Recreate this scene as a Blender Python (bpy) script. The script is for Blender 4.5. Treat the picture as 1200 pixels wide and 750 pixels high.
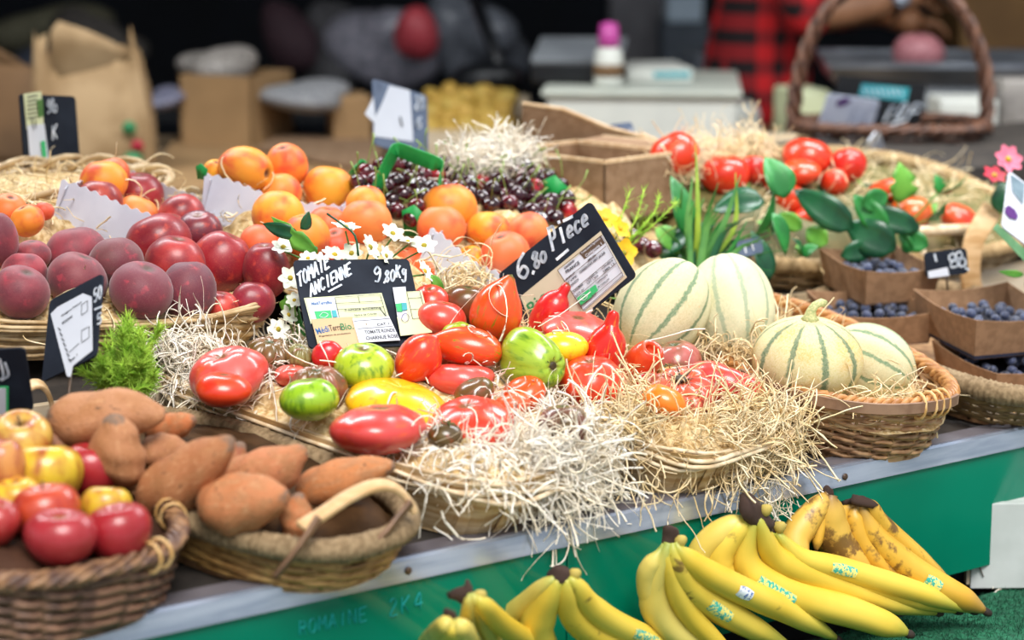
import bpy, math, random
import numpy as np
from mathutils import Vector, Matrix, Quaternion, noise as mnoise

for o in list(bpy.data.objects): bpy.data.objects.remove(o)
SC = bpy.context.scene
COL = SC.collection
RNG = np.random.default_rng(7); random.seed(7)

# ---------------------------------------------------------------- camera
FPX, YAW, PITCH = 2600.0, math.radians(36.4), math.radians(11.0)
CAM = Vector((-1.29375765, -1.75481019, 1.5))
FW = Vector((math.sin(YAW)*math.cos(PITCH), math.cos(YAW)*math.cos(PITCH), -math.sin(PITCH)))
RT = Vector((math.cos(YAW), -math.sin(YAW), 0)); UP = RT.cross(FW)
cd = bpy.data.cameras.new('camera'); cam = bpy.data.objects.new('camera', cd); COL.objects.link(cam)
cam.location = CAM; cam.rotation_euler = (math.pi/2-PITCH, 0, -YAW)
cd.sensor_width = 36; cd.lens = FPX/1200*36; cd.clip_end = 60
cd.dof.use_dof = True; cd.dof.focus_distance = 2.5; cd.dof.aperture_fstop = cd.lens/26.0
SC.camera = cam
# ---------------------------------------------------------------- light, exposure
W = bpy.data.worlds.new('overcast_sky'); SC.world = W; W.use_nodes = True
wn = W.node_tree.nodes; wl = W.node_tree.links
bg = wn['Background']; bg.inputs[1].default_value = 0.66
wtc = wn.new('ShaderNodeTexCoord'); wsx = wn.new('ShaderNodeSeparateXYZ'); wcr = wn.new('ShaderNodeValToRGB')
wl.new(wtc.outputs['Generated'], wsx.inputs[0]); wl.new(wsx.outputs[2], wcr.inputs[0]); wl.new(wcr.outputs[0], bg.inputs[0])
wcr.color_ramp.elements[0].color = (.55, .6, .68, 1); wcr.color_ramp.elements[0].position = 0.0
wcr.color_ramp.elements[1].color = (1.0, 1.04, 1.12, 1); wcr.color_ramp.elements[1].position = .55
sd = bpy.data.lights.new('sun', 'SUN'); sun = bpy.data.objects.new('sun', sd); COL.objects.link(sun)
sd.energy = 3.5; sd.angle = math.radians(30); sd.color = (1, .97, .93)
sun.rotation_euler = Vector((.25, .62, -1.0)).to_track_quat('-Z', 'Y').to_euler(); sun.location = (0, -3, 5)
for lx, ld in ((-.9, 3.5), (1.0, 3.5)):  # fill lights added to brighten the background; no fixtures hang there
    ld_ = bpy.data.lights.new('added_fill_light', 'AREA'); ld_.energy = 28; ld_.shape = 'RECTANGLE'; ld_.size = 1.4; ld_.size_y = .3; ld_.color = (.93, .97, 1)
    lo_ = bpy.data.objects.new('added_fill_light', ld_); COL.objects.link(lo_); lo_.location = CAM+RT*lx+Vector((math.sin(YAW), math.cos(YAW), 0))*ld; lo_.location.z = 2.28; lo_.rotation_euler = (0, 0, -YAW)
SC.view_settings.view_transform = 'Standard'; SC.view_settings.look = 'None'
SC.view_settings.exposure = 0.33; SC.view_settings.gamma = 1.0

# ---------------------------------------------------------------- pixels of the photo -> points in the place
def ray(px, py): return FW + RT*((px-600)/FPX) - UP*((py-375)/FPX)
def at_depth(px, py, d): return CAM + ray(px, py)*d
def at_z(px, py, z):
    r = ray(px, py); return CAM + r*((z-CAM.z)/r.z)
def at_y(px, py, y):
    r = ray(px, py); return CAM + r*((y-CAM.y)/r.y)
def depth_of(p): return (Vector(p)-CAM).dot(FW)
def heap(y): return float(np.interp(y, [-.1, 0, .35, .75, 2], [.92, .935, 1.0, 1.16, 1.3]))
def at_heap(px, py, off=0.):
    r = ray(px, py); lo, hi = .6, 6.
    for _ in range(50):
        m = (lo+hi)/2; q = CAM+r*m
        if q.z <= heap(q.y)+off: hi = m
        else: lo = m
    return CAM+r*hi

# ---------------------------------------------------------------- object helpers
def link(name, mesh, mat=None, parent=None):
    o = bpy.data.objects.new(name, mesh); COL.objects.link(o)
    if mat is not None and mesh is not None and not mesh.materials: mesh.materials.append(mat)
    if parent is not None: o.parent = parent
    return o
def tag(o, label=None, cat=None, group=None, kind=None):
    if label: o['label'] = label
    if cat: o['category'] = cat
    if group: o['group'] = group
    if kind: o['kind'] = kind
    return o
def empty(name, loc=(0, 0, 0), rot=None):
    o = bpy.data.objects.new(name, None); COL.objects.link(o); o.location = loc; o.empty_display_size = .02
    if rot is not None: o.rotation_euler = rot
    return o
def mesh_np(name, V, F, smooth=True):
    m = bpy.data.meshes.new(name)
    V = np.asarray(V, dtype=np.float32).reshape(-1, 3)
    if isinstance(F, np.ndarray) and F.ndim == 2:
        n, k = F.shape
        m.vertices.add(len(V)); m.vertices.foreach_set('co', V.ravel())
        m.loops.add(n*k); m.loops.foreach_set('vertex_index', F.astype(np.int32).ravel())
        m.polygons.add(n); m.polygons.foreach_set('loop_start', np.arange(0, n*k, k, dtype=np.int32))
        m.update(calc_edges=True); m.validate()
    else:
        m.from_pydata([tuple(map(float, v)) for v in V], [], [list(map(int, f)) for f in F]); m.update()
    m.polygons.foreach_set('use_smooth', np.full(len(m.polygons), smooth)); m.update()
    return m
class MB:
    """collects shapes into one mesh"""
    def __init__(s): s.V = []; s.F = []; s.n = 0
    def add(s, V, F):
        V = np.asarray(V, float).reshape(-1, 3)
        s.V.append(V); s.F += [[i+s.n for i in f] for f in F]; s.n += len(V); return s
    def box(s, lo, hi, M=None):
        x0, y0, z0 = lo; x1, y1, z1 = hi
        V = [(x0,y0,z0),(x1,y0,z0),(x1,y1,z0),(x0,y1,z0),(x0,y0,z1),(x1,y0,z1),(x1,y1,z1),(x0,y1,z1)]
        if M is not None: V = [tuple(M @ Vector(v)) for v in V]
        return s.add(V, [(0,3,2,1),(4,5,6,7),(0,1,5,4),(1,2,6,5),(2,3,7,6),(3,0,4,7)])
    def tube(s, pts, rad, k=6, closed=False, squash=1., caps=True):
        P = np.asarray([tuple(p) for p in pts], float); n = len(P)
        R = np.broadcast_to(np.asarray(rad, float), (n,))
        T = np.roll(P, -1, 0)-np.roll(P, 1, 0) if closed else np.gradient(P, axis=0)
        T /= np.linalg.norm(T, axis=1, keepdims=True)+1e-12
        u = np.cross(T[0], (0, 0, 1.)); 
        if np.linalg.norm(u) < .1: u = np.cross(T[0], (1., 0, 0))
        u /= np.linalg.norm(u); V = []
        for i in range(n):
            u = u-T[i]*np.dot(u, T[i]); u /= np.linalg.norm(u)+1e-12
            w = np.cross(T[i], u)
            for j in range(k):
                a = 2*math.pi*j/k
                V.append(P[i]+R[i]*(math.cos(a)*u+squash*math.sin(a)*w))
        F = []
        for i in range(n if closed else n-1):
            b = (i+1) % n
            for j in range(k):
                F.append((i*k+j, i*k+(j+1) % k, b*k+(j+1) % k, b*k+j))
        if not closed and caps: F += [tuple(range(k))[::-1], tuple((n-1)*k+j for j in range(k))]
        return s.add(V, F)
    def lathe(s, prof, k=20, M=None):
        V = []; F = []
        for (r, z) in prof:
            for j in range(k):
                a = 2*math.pi*j/k; V.append((r*math.cos(a), r*math.sin(a), z))
        for i in range(len(prof)-1):
            for j in range(k): F.append((i*k+j, i*k+(j+1) % k, (i+1)*k+(j+1) % k, (i+1)*k+j))
        F += [tuple(range(k))[::-1], tuple((len(prof)-1)*k+j for j in range(k))]
        if M is not None: V = [tuple(M @ Vector(v)) for v in V]
        return s.add(V, F)
    def prism(s, poly, z0, z1, M=None):
        n = len(poly)
        V = [(x, y, z0) for x, y in poly]+[(x, y, z1) for x, y in poly]
        if M is not None: V = [tuple(M @ Vector(v)) for v in V]
        return s.add(V, [tuple(range(n))[::-1], tuple(range(n, 2*n))]+[(i, (i+1) % n, n+(i+1) % n, n+i) for i in range(n)])
    def mesh(s, name, smooth=True): return mesh_np(name, np.concatenate(s.V), s.F, smooth)
    def build(s, name, mat, parent=None, smooth=True): return link(name, s.mesh(name, smooth), mat, parent)
def bevel(o, w=.002, seg=2):
    m = o.modifiers.new('bevel', 'BEVEL'); m.width = w; m.segments = seg; m.limit_method = 'ANGLE'; return o
def frame_matrix(o, x, y, z): 
    return Matrix(((x[0], y[0], z[0], o[0]), (x[1], y[1], z[1], o[1]), (x[2], y[2], z[2], o[2]), (0, 0, 0, 1)))

# ---------------------------------------------------------------- materials
def lin(h):
    if not isinstance(h, str): return tuple(h)+((1,) if len(h) == 3 else ())
    c = [int(h[i:i+2], 16)/255 for i in (1, 3, 5)]
    return tuple(v/12.92 if v <= .04045 else ((v+.055)/1.055)**2.4 for v in c)+(1,)
class NT:
    def __init__(s, name):
        s.m = bpy.data.materials.new(name); s.m.use_nodes = True
        s.t = s.m.node_tree; s.b = s.t.nodes['Principled BSDF']
    def n(s, kind, **kw):
        nd = s.t.nodes.new('ShaderNode'+kind)
        for k, v in kw.items(): setattr(nd, k, v)
        return nd
    def l(s, a, b): s.t.links.new(a, b)
    def math(s, op, a, b=None, c=None, clamp=False):
        nd = s.n('Math', operation=op); nd.use_clamp = clamp
        for i, v in enumerate((a, b, c)):
            if v is None: continue
            if isinstance(v, (int, float)): nd.inputs[i].default_value = v
            else: s.l(v, nd.inputs[i])
        return nd.outputs[0]
    def mix(s, f, a, b, blend='MIX'):
        nd = s.n('Mix', data_type='RGBA', blend_type=blend)
        for i, v in ((0, f), (6, a), (7, b)):
            if isinstance(v, (int, float)) and i == 0: nd.inputs[i].default_value = v
            elif isinstance(v, (tuple, list, str)): nd.inputs[i].default_value = lin(v)
            else: s.l(v, nd.inputs[i])
        return nd.outputs[2]
    def noise(s, vec, scale, detail=3, rough=.5):
        nd = s.n('TexNoise'); nd.inputs['Scale'].default_value = scale; nd.inputs['Detail'].default_value = detail
        nd.inputs['Roughness'].default_value = rough
        if vec is not None: s.l(vec, nd.inputs['Vector'])
        return nd.outputs[0]
    def ramp(s, f, lo, hi):
        nd = s.n('MapRange'); nd.interpolation_type = 'SMOOTHSTEP'
        s.l(f, nd.inputs[0]); nd.inputs[1].default_value = lo; nd.inputs[2].default_value = hi
        return nd.outputs[0]
    def coords(s, rnd=True, scale=(1, 1, 1)):
        tc = s.n('TexCoord'); v = tc.outputs['Object']
        if rnd:
            oi = s.n('ObjectInfo'); vm = s.n('VectorMath', operation='SCALE'); s.l(v, vm.inputs[0])
            vm.inputs[3].default_value = 1; ad = s.n('VectorMath', operation='ADD')
            sc = s.math('MULTIPLY', oi.outputs['Random'], 37.); cb = s.n('CombineXYZ')
            s.l(sc, cb.inputs[0]); s.l(sc, cb.inputs[1]); s.l(sc, cb.inputs[2])
            s.l(vm.outputs[0], ad.inputs[0]); s.l(cb.outputs[0], ad.inputs[1]); v = ad.outputs[0]
        if scale != (1, 1, 1):
            mp = s.n('VectorMath', operation='MULTIPLY'); s.l(v, mp.inputs[0]); mp.inputs[1].default_value = scale; v = mp.outputs[0]
        return v
    def bump(s, h, strength, dist=.002):
        nd = s.n('Bump'); nd.inputs['Strength'].default_value = strength; nd.inputs['Distance'].default_value = dist
        s.l(h, nd.inputs['Height']); s.l(nd.outputs[0], s.b.inputs['Normal'])
    def set(s, **kw):
        for k, v in kw.items(): s.b.inputs[k].default_value = v
        return s
def plain(name, c1, c2=None, scale=30., rough=.6, bump=0., metal=0., stretch=(1, 1, 1), lo=.35, hi=.65, dist=.002, island=0., **kw):
    t = NT(name); v = t.coords(False, stretch); f = t.noise(v, scale, 4)
    c = t.mix(t.ramp(f, lo, hi), c1, c2 or c1)
    if island:
        g = t.n('NewGeometry'); k = t.math('MULTIPLY_ADD', g.outputs['Random Per Island'], island, 1-island*.6)
        cb = t.n('CombineXYZ'); [t.l(k, cb.inputs[i]) for i in range(3)]
        c = t.mix(1., c, cb.outputs[0], 'MULTIPLY')
    t.l(c, t.b.inputs['Base Color']); t.set(Roughness=rough, Metallic=metal)
    if bump: t.bump(f, bump, dist)
    t.set(**kw); return t.m
def skin(name, c2, scale=1.6, lo=.4, hi=.65, rough=.35, speck=None, speck_scale=60, speck_lo=.62, top=None, bump=0., bump_scale=40, coat=0., sheen=0., sss=.0, stretch=(1,1,1), c3=None, ends=None):
    """fruit skin: the object's own colour, blushed with c2, optionally speckled"""
    t = NT(name); v = t.coords(True, stretch); oi = t.n('ObjectInfo')
    c = t.mix(t.ramp(t.noise(v, scale, 3), lo, hi), oi.outputs['Color'], c2)
    if c3: c = t.mix(t.ramp(t.noise(v, scale*2.3, 3), .55, .75), c, c3)
    if speck: c = t.mix(t.math('MULTIPLY', t.ramp(t.noise(v, speck_scale, 2), speck_lo, speck_lo+.1), .7), c, speck)
    if ends:
        tc = t.n('TexCoord'); sx = t.n('SeparateXYZ'); t.l(tc.outputs['Object'], sx.inputs[0])
        k = t.math('ADD', t.math('ABSOLUTE', sx.outputs[2]), t.math('MULTIPLY', t.math('SUBTRACT', t.noise(v, 3.5, 3), .5), .55)); c = t.mix(t.math('MULTIPLY', t.ramp(k, .86, 1.0), .8), c, ends)
    if top:
        tc = t.n('TexCoord'); sx = t.n('SeparateXYZ'); t.l(tc.outputs['Object'], sx.inputs[0])
        r = t.math('SQRT', t.math('ADD', t.math('POWER', sx.outputs[0], 2.), t.math('POWER', sx.outputs[1], 2.)))
        k = t.math('MULTIPLY', t.ramp(r, .32, .08), t.math('GREATER_THAN', sx.outputs[2], 0.))
        c = t.mix(k, c, top)
    t.l(c, t.b.inputs['Base Color'])
    t.set(Roughness=rough, **{'Coat Weight': coat, 'Coat Roughness': .12, 'Sheen Weight': sheen, 'Sheen Roughness': .5, 'Subsurface Weight': sss, 'Subsurface Scale': .01})
    t.b.inputs['Subsurface Radius'].default_value = (1, .4, .2)
    if bump: t.bump(t.noise(v, bump_scale, 3), bump, .01)
    return t.m
M = {}
M['metal'] = plain('brushed_steel', '#bcc6d8', '#9fabc0', 9, .26, .02, .7, (1, 9, 9))
M['panel'] = plain('green_panel', '#006850', '#00745a', 3, .12)
M['turf'] = plain('turf', '#0e4a33', '#1e6c4c', 160, .9, .6, island=.5)
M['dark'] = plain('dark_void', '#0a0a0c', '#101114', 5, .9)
M['shelf'] = plain('shelf_board', '#2b2622', '#3a332d', 30, .8, .2)
M['palewood'] = plain('pale_wood', '#d7c7ae', '#bfa987', 22, .65, .2, stretch=(.3, 4, 4))
M['chip'] = plain('chip_wood', '#d8bf95', '#b8935f', 18, .6, .25, stretch=(1, 1, 7), island=.35)
M['chiplight'] = plain('chip_rim_wood', '#ead9ba', '#cbb088', 25, .6, .25, stretch=(2, 2, 2), island=.25)
M['wicker'] = plain('brown_wicker', '#c0966a', '#946a46', 60, .5, .2, island=.5)
M['wickerlight'] = plain('honey_wicker', '#c28b52', '#9a6430', 60, .45, .2, island=.4)
M['wickerdark'] = plain('dark_wicker', '#6f4a36', '#472d22', 60, .5, .2, island=.6)
M['wickerpale'] = plain('pale_split_willow', '#cdb38a', '#a98a5e', 50, .55, .2, island=.4)
M['rope'] = plain('seagrass_rope', '#9c8462', '#7b6445', 160, .85, .5, island=.5)
M['binding'] = plain('cane_binding', '#e2bd83', '#c79a5c', 60, .45, .2)
M['straw'] = plain('wood_wool', '#fbe9c4', '#eccf98', 40, .6, island=.24, **{'Subsurface Weight': .0})
M['strawwhite'] = plain('pale_wood_wool', '#fffaf0', '#f8ead0', 40, .6, island=.16)
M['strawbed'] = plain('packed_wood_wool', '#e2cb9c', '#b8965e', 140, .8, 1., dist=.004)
M['kraft'] = plain('kraft_card', '#9c7858', '#8a684a', 90, .8, .1)
M['kraftdark'] = plain('corrugated_card', '#94765a', '#826448', 60, .85, .1)
M['kraftedge'] = plain('torn_card_edge', '#d9bd98', '#c4a27a', 60, .9, .4)
M['whitecard'] = plain('white_card', '#c9cbd6', '#bcbecb', 20, .7)
M['slate'] = plain('slate_board', '#161b26', '#232a36', 22, .75, .1, lo=.3, hi=.8, **{'Specular IOR Level': .2})
M['chalk'] = plain('chalk_marker', '#e9eef4', '#b9c3d0', 120, .8)
M['paper'] = plain('label_paper', '#cfd3dc', '#c6cad4', 10, .7)
M['papercream'] = plain('cream_label_paper', '#c6aa82', '#bda078', 10, .7)
M['paperyellow'] = plain('pale_yellow_label_paper', '#d3d8b0', '#cbd0a4', 10, .7)
M['kraftlabel'] = plain('kraft_label_paper', '#c9bda4', '#bfb297', 10, .65)
M['ink'] = plain('black_ink', '#26262c', '#2c2c34', 10, .7)
M['inkblue'] = plain('blue_ink', '#1f5f9c', '#1f5f9c', 10, .7)
M['inkbrown'] = plain('brown_ink', '#5d4a3c', '#54402f', 10, .7)
M['inkgreen'] = plain('green_ink', '#2f7a4a', '#2f7a4a', 10, .7)
M['logo'] = plain('green_logo', '#35b36b', '#2fa862', 10, .6)
M['teal'] = plain('teal_print', '#3fa7b0', '#338f9a', 10, .6)
M['purple'] = plain('purple_print', '#5a2b78', '#4a2066', 10, .6)
M['wire'] = plain('wire', '#5a4636', '#46362a', 10, .4, metal=.3)

# ================================================================ LARGE STRUCTURE
def structure(name, mb, mat, parent=None, smooth=False):
    o = mb.build(name, mat, parent, smooth)
    if parent is None: o['kind'] = 'structure'
    return o
structure('floor', MB().box((-9, -6, -.05), (11, 13, 0)), plain('concrete_floor', '#a8a6a3', '#94928f', 6, .8))
SH = .12                                                    # rake of the stall top
t_ = empty('market_stall', (0, 0, 0)); tag(t_, 'raked market stall with steel edge and glossy green front panel', 'stall')
XL, XR = -1.6, 2.6
mb = MB(); sh = lambda y: .85-.006+SH*y
mb.add([(XL,.02,.80),(XR,.02,.80),(XR,.46,.80),(XL,.46,.80),(XL,.02,sh(.02)),(XR,.02,sh(.02)),(XR,.46,sh(.46)),(XL,.46,sh(.46))],
       [(0,3,2,1),(4,5,6,7),(0,1,5,4),(1,2,6,5),(2,3,7,6),(3,0,4,7)])
mb.build('lower_shelf', M['shelf'], t_, False)
SH2A, SH2B = .948, .17                                      # second step: z at y=.44 and its rake
sh2 = lambda y: SH2A+SH2B*(y-.44)
mb = MB(); mb.add([(XL,.44,.80),(XR,.44,.80),(XR,1.04,.80),(XL,1.04,.80),(XL,.44,sh2(.44)),(XR,.44,sh2(.44)),(XR,1.04,1.04),(XL,1.04,1.04)],
       [(0,3,2,1),(4,5,6,7),(0,1,5,4),(1,2,6,5),(2,3,7,6),(3,0,4,7)])
mb.build('upper_shelf', M['shelf'], t_, False)
sh3 = lambda y: 1.05+.05*(y-.66)
mb = MB(); mb.add([(XL,.70,.80),(XR,.70,.80),(XR,1.04,.80),(XL,1.04,.80),(XL,.70,sh3(.70)),(XR,.70,sh3(.70)),(XR,1.04,sh3(1.04)),(XL,1.04,sh3(1.04))],
       [(0,3,2,1),(4,5,6,7),(0,1,5,4),(1,2,6,5),(2,3,7,6),(3,0,4,7)])
mb.build('top_shelf', M['shelf'], t_, False)
for x0 in np.arange(XL, XR, .6):
    bevel(MB().box((x0+.002, .428, .87), (x0+.598, .44, .952)).build('riser_board', M['palewood'], t_, False), .001)
# steel edge profile in lengths, screws, panels
edges = [(XL, .071), (.073, 1.25), (1.252, XR)]
for a, b in edges:
    o = MB().add([(x, y, z) for x in (a, b) for (y, z) in ((.022,.8505),(.0,.8535),(-.003,.851),(-.004,.829),(-.001,.828),(.0,.846),(.022,.847))],
        [(0,1,8,7),(1,2,9,8),(2,3,10,9),(3,4,11,10),(4,5,12,11),(5,6,13,12),(6,0,7,13),(6,5,4,3,2,1,0),(7,8,9,10,11,12,13)]).build('edge_strip', M['metal'], t_, False)
for a, b in edges: MB().box((a, .0045, .846), (b, .034, .8535)).build('edge_flange', plain('dull_flange', '#6c676c', '#58545a', 9, .5), t_, False)
for x in (-.13, .47, 1.0):
    MB().lathe([(.004,0),(.004,.001),(.0025,.0018)], 10, Matrix.Translation((x,-.004,.84))@Matrix.Rotation(math.pi/2,4,'X')).build('screw', M['wire'], t_)
for a, b in edges:
    bevel(MB().box((a, .0005, .686), (b, .012, .829)).build('front_panel', M['panel'], t_, False), .001)
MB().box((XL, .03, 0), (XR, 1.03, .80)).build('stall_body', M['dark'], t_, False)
# banana ledge
t_ = empty('banana_ledge', (0, 0, 0)); tag(t_, 'lower ledge covered in green artificial turf under the stall edge', 'ledge')
LZ = .655
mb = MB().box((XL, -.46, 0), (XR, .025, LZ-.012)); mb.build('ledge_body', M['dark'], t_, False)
mb = MB().box((XL, -.46, LZ-.012), (XR, -.006, LZ-.002)); mb.build('turf_backing', M['turf'], t_, False)
# turf blades (near the picture only)
def strands(p0, d0, length, width, seg, curl=1.5, grav=0., wander=.6, seed=0, taper=False):
    """thin three-sided ribbons wandering through space; p0,d0: (N,3)"""
    g = np.random.default_rng(seed); N = len(p0)
    L = np.broadcast_to(np.asarray(length, float), (N,)); wd = np.broadcast_to(np.asarray(width, float), (N,))
    ax = g.normal(size=(N, 3)); ax /= np.linalg.norm(ax, axis=1, keepdims=True)
    k = g.normal(size=N)*curl
    d = d0/np.linalg.norm(d0, axis=1, keepdims=True); p = p0.copy(); P = [p.copy()]; D = [d.copy()]
    st = (L/seg)[:, None]
    for i in range(seg):
        d = d+np.cross(ax, d)*(k[:, None]/seg)+g.normal(size=(N, 3))*wander/seg; d[:, 2] -= grav/seg
        d /= np.linalg.norm(d, axis=1, keepdims=True); p = p+d*st; P.append(p.copy()); D.append(d.copy())
    P = np.stack(P, 1); D = np.stack(D, 1)
    ref = g.normal(size=(N, 1, 3)); s = np.cross(D, ref); s /= np.linalg.norm(s, axis=2, keepdims=True)+1e-9
    n = np.cross(D, s); w = wd[:, None, None]*np.ones((N, seg+1, 1))
    if taper: w = w*np.linspace(1, .15, seg+1)[None, :, None]
    V = np.stack([P+s*w, P-s*w, P+n*w*.45], 2).reshape(-1, 3)
    b = (np.arange(N)[:, None]*(seg+1)+np.arange(seg)[None, :])*3
    F = []
    for (i, j) in ((0, 1), (1, 2), (2, 0)):
        F.append(np.stack([b+i, b+j, b+3+j, b+3+i], -1).reshape(-1, 4))
    return V, np.concatenate(F)
n = 14000
p0 = np.c_[RNG.uniform(.15, .95, n), RNG.uniform(-.26, -.008, n), np.full(n, LZ-.002)]
V, F = strands(p0, np.c_[RNG.normal(0, .5, (n, 2)), np.ones(n)], RNG.uniform(.004, .009, n), .0006, 2, 1, 0, .6, 3, True)
o = link('turf_pile', mesh_np('turf_pile', V, F), M['turf'], t_); o['kind'] = 'stuff'
# ================================================================ FRUIT
def fruit_mesh(name, top=(.2, .3), bot=(0, .3), ribs=0, rib=0., crease=0., lump=.03, shoulder=0., tip=None, prof=None, nu=30, nv=20, seed=0, calyx=False):
    g = np.random.default_rng(seed)
    th = np.linspace(.001, math.pi-.001, nv); ph = np.linspace(0, 2*math.pi, nu, endpoint=False)
    T, P = np.meshgrid(th, ph, indexing='ij')
    if prof is None: r = np.sin(T); z = np.cos(T)
    else:
        s = np.linspace(0, 1, len(prof)); q = T/math.pi
        r = np.interp(q, s, [a for a, _ in prof]); z = np.interp(q, s, [b for _, b in prof])
    r = r*(1+shoulder*np.cos(T)*np.sin(T))
    if ribs:
        w = np.sin(T)**.7*(.55+.45*np.cos(T/1.6)); ph2 = P+g.uniform(-.12, .12)+.15*np.sin(2*P+g.uniform(0, 6))
        r = r*(1+rib*w*(np.abs(np.sin(ribs*ph2/2))**.8-.6)*1.6)
        z = z*(1+rib*.5*np.abs(np.sin(ribs*ph2/2))*(np.abs(np.cos(T))**2))
    if crease: r = r*(1-crease*np.exp(-(((P+math.pi) % (2*math.pi)-math.pi)/.2)**2)*np.sin(T)**.5)
    z = z-top[0]*np.exp(-(T/top[1])**2)*(1+.0*P); z = z+bot[0]*np.exp(-((T-math.pi)/bot[1])**2)
    if tip: z = z-tip[0]*np.exp(-((T-math.pi)/tip[1])**2)
    x = r*np.cos(P); y = r*np.sin(P)
    for _ in range(5):
        k = g.normal(size=3)*1.3; a = g.uniform(0, 6.28); f = 1+lump*np.sin(k[0]*x+k[1]*y+k[2]*z+a)
        x = x*f; y = y*f; z = z*f
    V = np.stack([x, y, z], -1).reshape(-1, 3)
    i = np.arange(nv-1)[:, None]; j = np.arange(nu)[None, :]; j2 = (j+1) % nu
    F = np.stack([i*nu+j, (i+1)*nu+j, (i+1)*nu+j2, i*nu+j2], -1).reshape(-1, 4)
    return mesh_np(name, V, F)
ML = {}                                                     # meshes per kind: several variants each
def variants(key, n, **kw): ML[key] = [fruit_mesh(key, seed=i*11+len(key), **kw) for i in range(n)]
variants('peach', 4, top=(.16, .28), bot=(-.05, .2), crease=.045, lump=.02)
variants('apricot', 4, top=(.2, .25), crease=.07, lump=.02)
variants('apple', 3, top=(.42, .36), bot=(.22, .3), shoulder=.13, lump=.025)
variants('tomato', 3, top=(.16, .3), bot=(.04, .3), lump=.025)
variants('beef', 3, top=(.22, .32), bot=(.1, .3), ribs=7, rib=.05, lump=.05, nu=56)
variants('ribbed', 3, top=(.32, .4), bot=(.1, .3), ribs=10, rib=.16, lump=.04, nu=90)
variants('plum', 2, top=(-.24, .33), bot=(.05, .3), lump=.05)
variants('ox', 2, prof=[(0,-1),(.5,-.95),(.82,-.75),(.97,-.35),(.98,.0),(.88,.3),(.7,.5),(.48,.62),(.36,.7),(.32,.82),(.3,.96),(.22,1.09),(0,1.14)][::-1], lump=.05, top=(0, 1), nv=34)
variants('dimpled', 1, prof=[(0,-1),(.6,-.93),(.93,-.6),(1,-.1),(.95,.4),(.8,.8),(.62,.98),(.45,1.0),(.36,.93),(.33,.75),(.2,.62),(0,.6)][::-1], lump=.03, top=(0, 1), nv=40)
variants('cherry', 2, top=(.22, .35), crease=.05, lump=.02, nu=16, nv=11)
variants('berry', 2, top=(.16, .22), lump=.02, nu=12, nv=9)
variants('melon', 2, top=(.03, .25), bot=(.0, .2), ribs=10, rib=.028, lump=.015, nu=80, nv=36)
variants('potato', 3, lump=.07, nu=14, nv=9)
SK = {
 'peach': skin('dusky_peach_skin', '#6a2230', 1.3, .35, .7, .6, '#a8766c', 70, .6, sheen=.22, top='#4a2a1e', c3='#a03040'),
 'nectarine': skin('nectarine_skin', '#7a1222', 1.2, .35, .7, .4, '#d98a5a', 60, .62, coat=.1, top='#6a3a20', sheen=.06, c3='#b83a2c'),
 'apricot': skin('apricot_skin', '#dd4a2e', .9, .44, .74, .5, '#c8642a', 50, .7, sheen=.04, top='#6a3a18', sss=.0),
 'apple': skin('apple_skin', '#921e22', 1.3, .36, .78, .32, '#e6c890', 80, .68, coat=.15, top='#7a5a2a', stretch=(1.6, 1.6, .7)),
 'tomato': skin('tomato_skin', '#cc2c14', 1.1, .42, .75, .3, coat=.28, sss=.06, top='#7a4a22', c3='#d8552c'),
 'striped': skin('striped_tomato_skin', '#8a7a14', 2.2, .56, .72, .28, coat=.3, stretch=(3.2, 3.2, .7), top='#5a5a20'),
 'flame': skin('flame_tomato_skin', '#e88a24', 2.0, .55, .8, .28, coat=.3, stretch=(3.0, 3.0, .7)),
 'greenzebra': skin('green_zebra_skin', '#54801a', 1.5, .45, .75, .28, coat=.3, stretch=(3.2, 3.2, .7), top='#6a5a30'),
 'brown': skin('brown_tomato_skin', '#5e4a1e', 1.0, .42, .7, .28, coat=.3, top='#3a4a22', c3='#84401e'),
 'cherry': skin('cherry_skin', '#22040c', 1.0, .35, .7, .12, coat=.6),
 'berry': skin('blueberry_skin', '#3c4868', 1.6, .4, .7, .55, top='#1a1c2a', sheen=.3),
 'sweetpotato': skin('sweet_potato_skin', '#a87248', 2.2, .35, .7, .72, '#33271f', 8, .64, bump=.3, bump_scale=14, c3='#bd8a60', ends='#6a5a4c'),
 'potato': skin('potato_skin', '#c9a14a', 1.2, .4, .6, .6),
}
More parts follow.
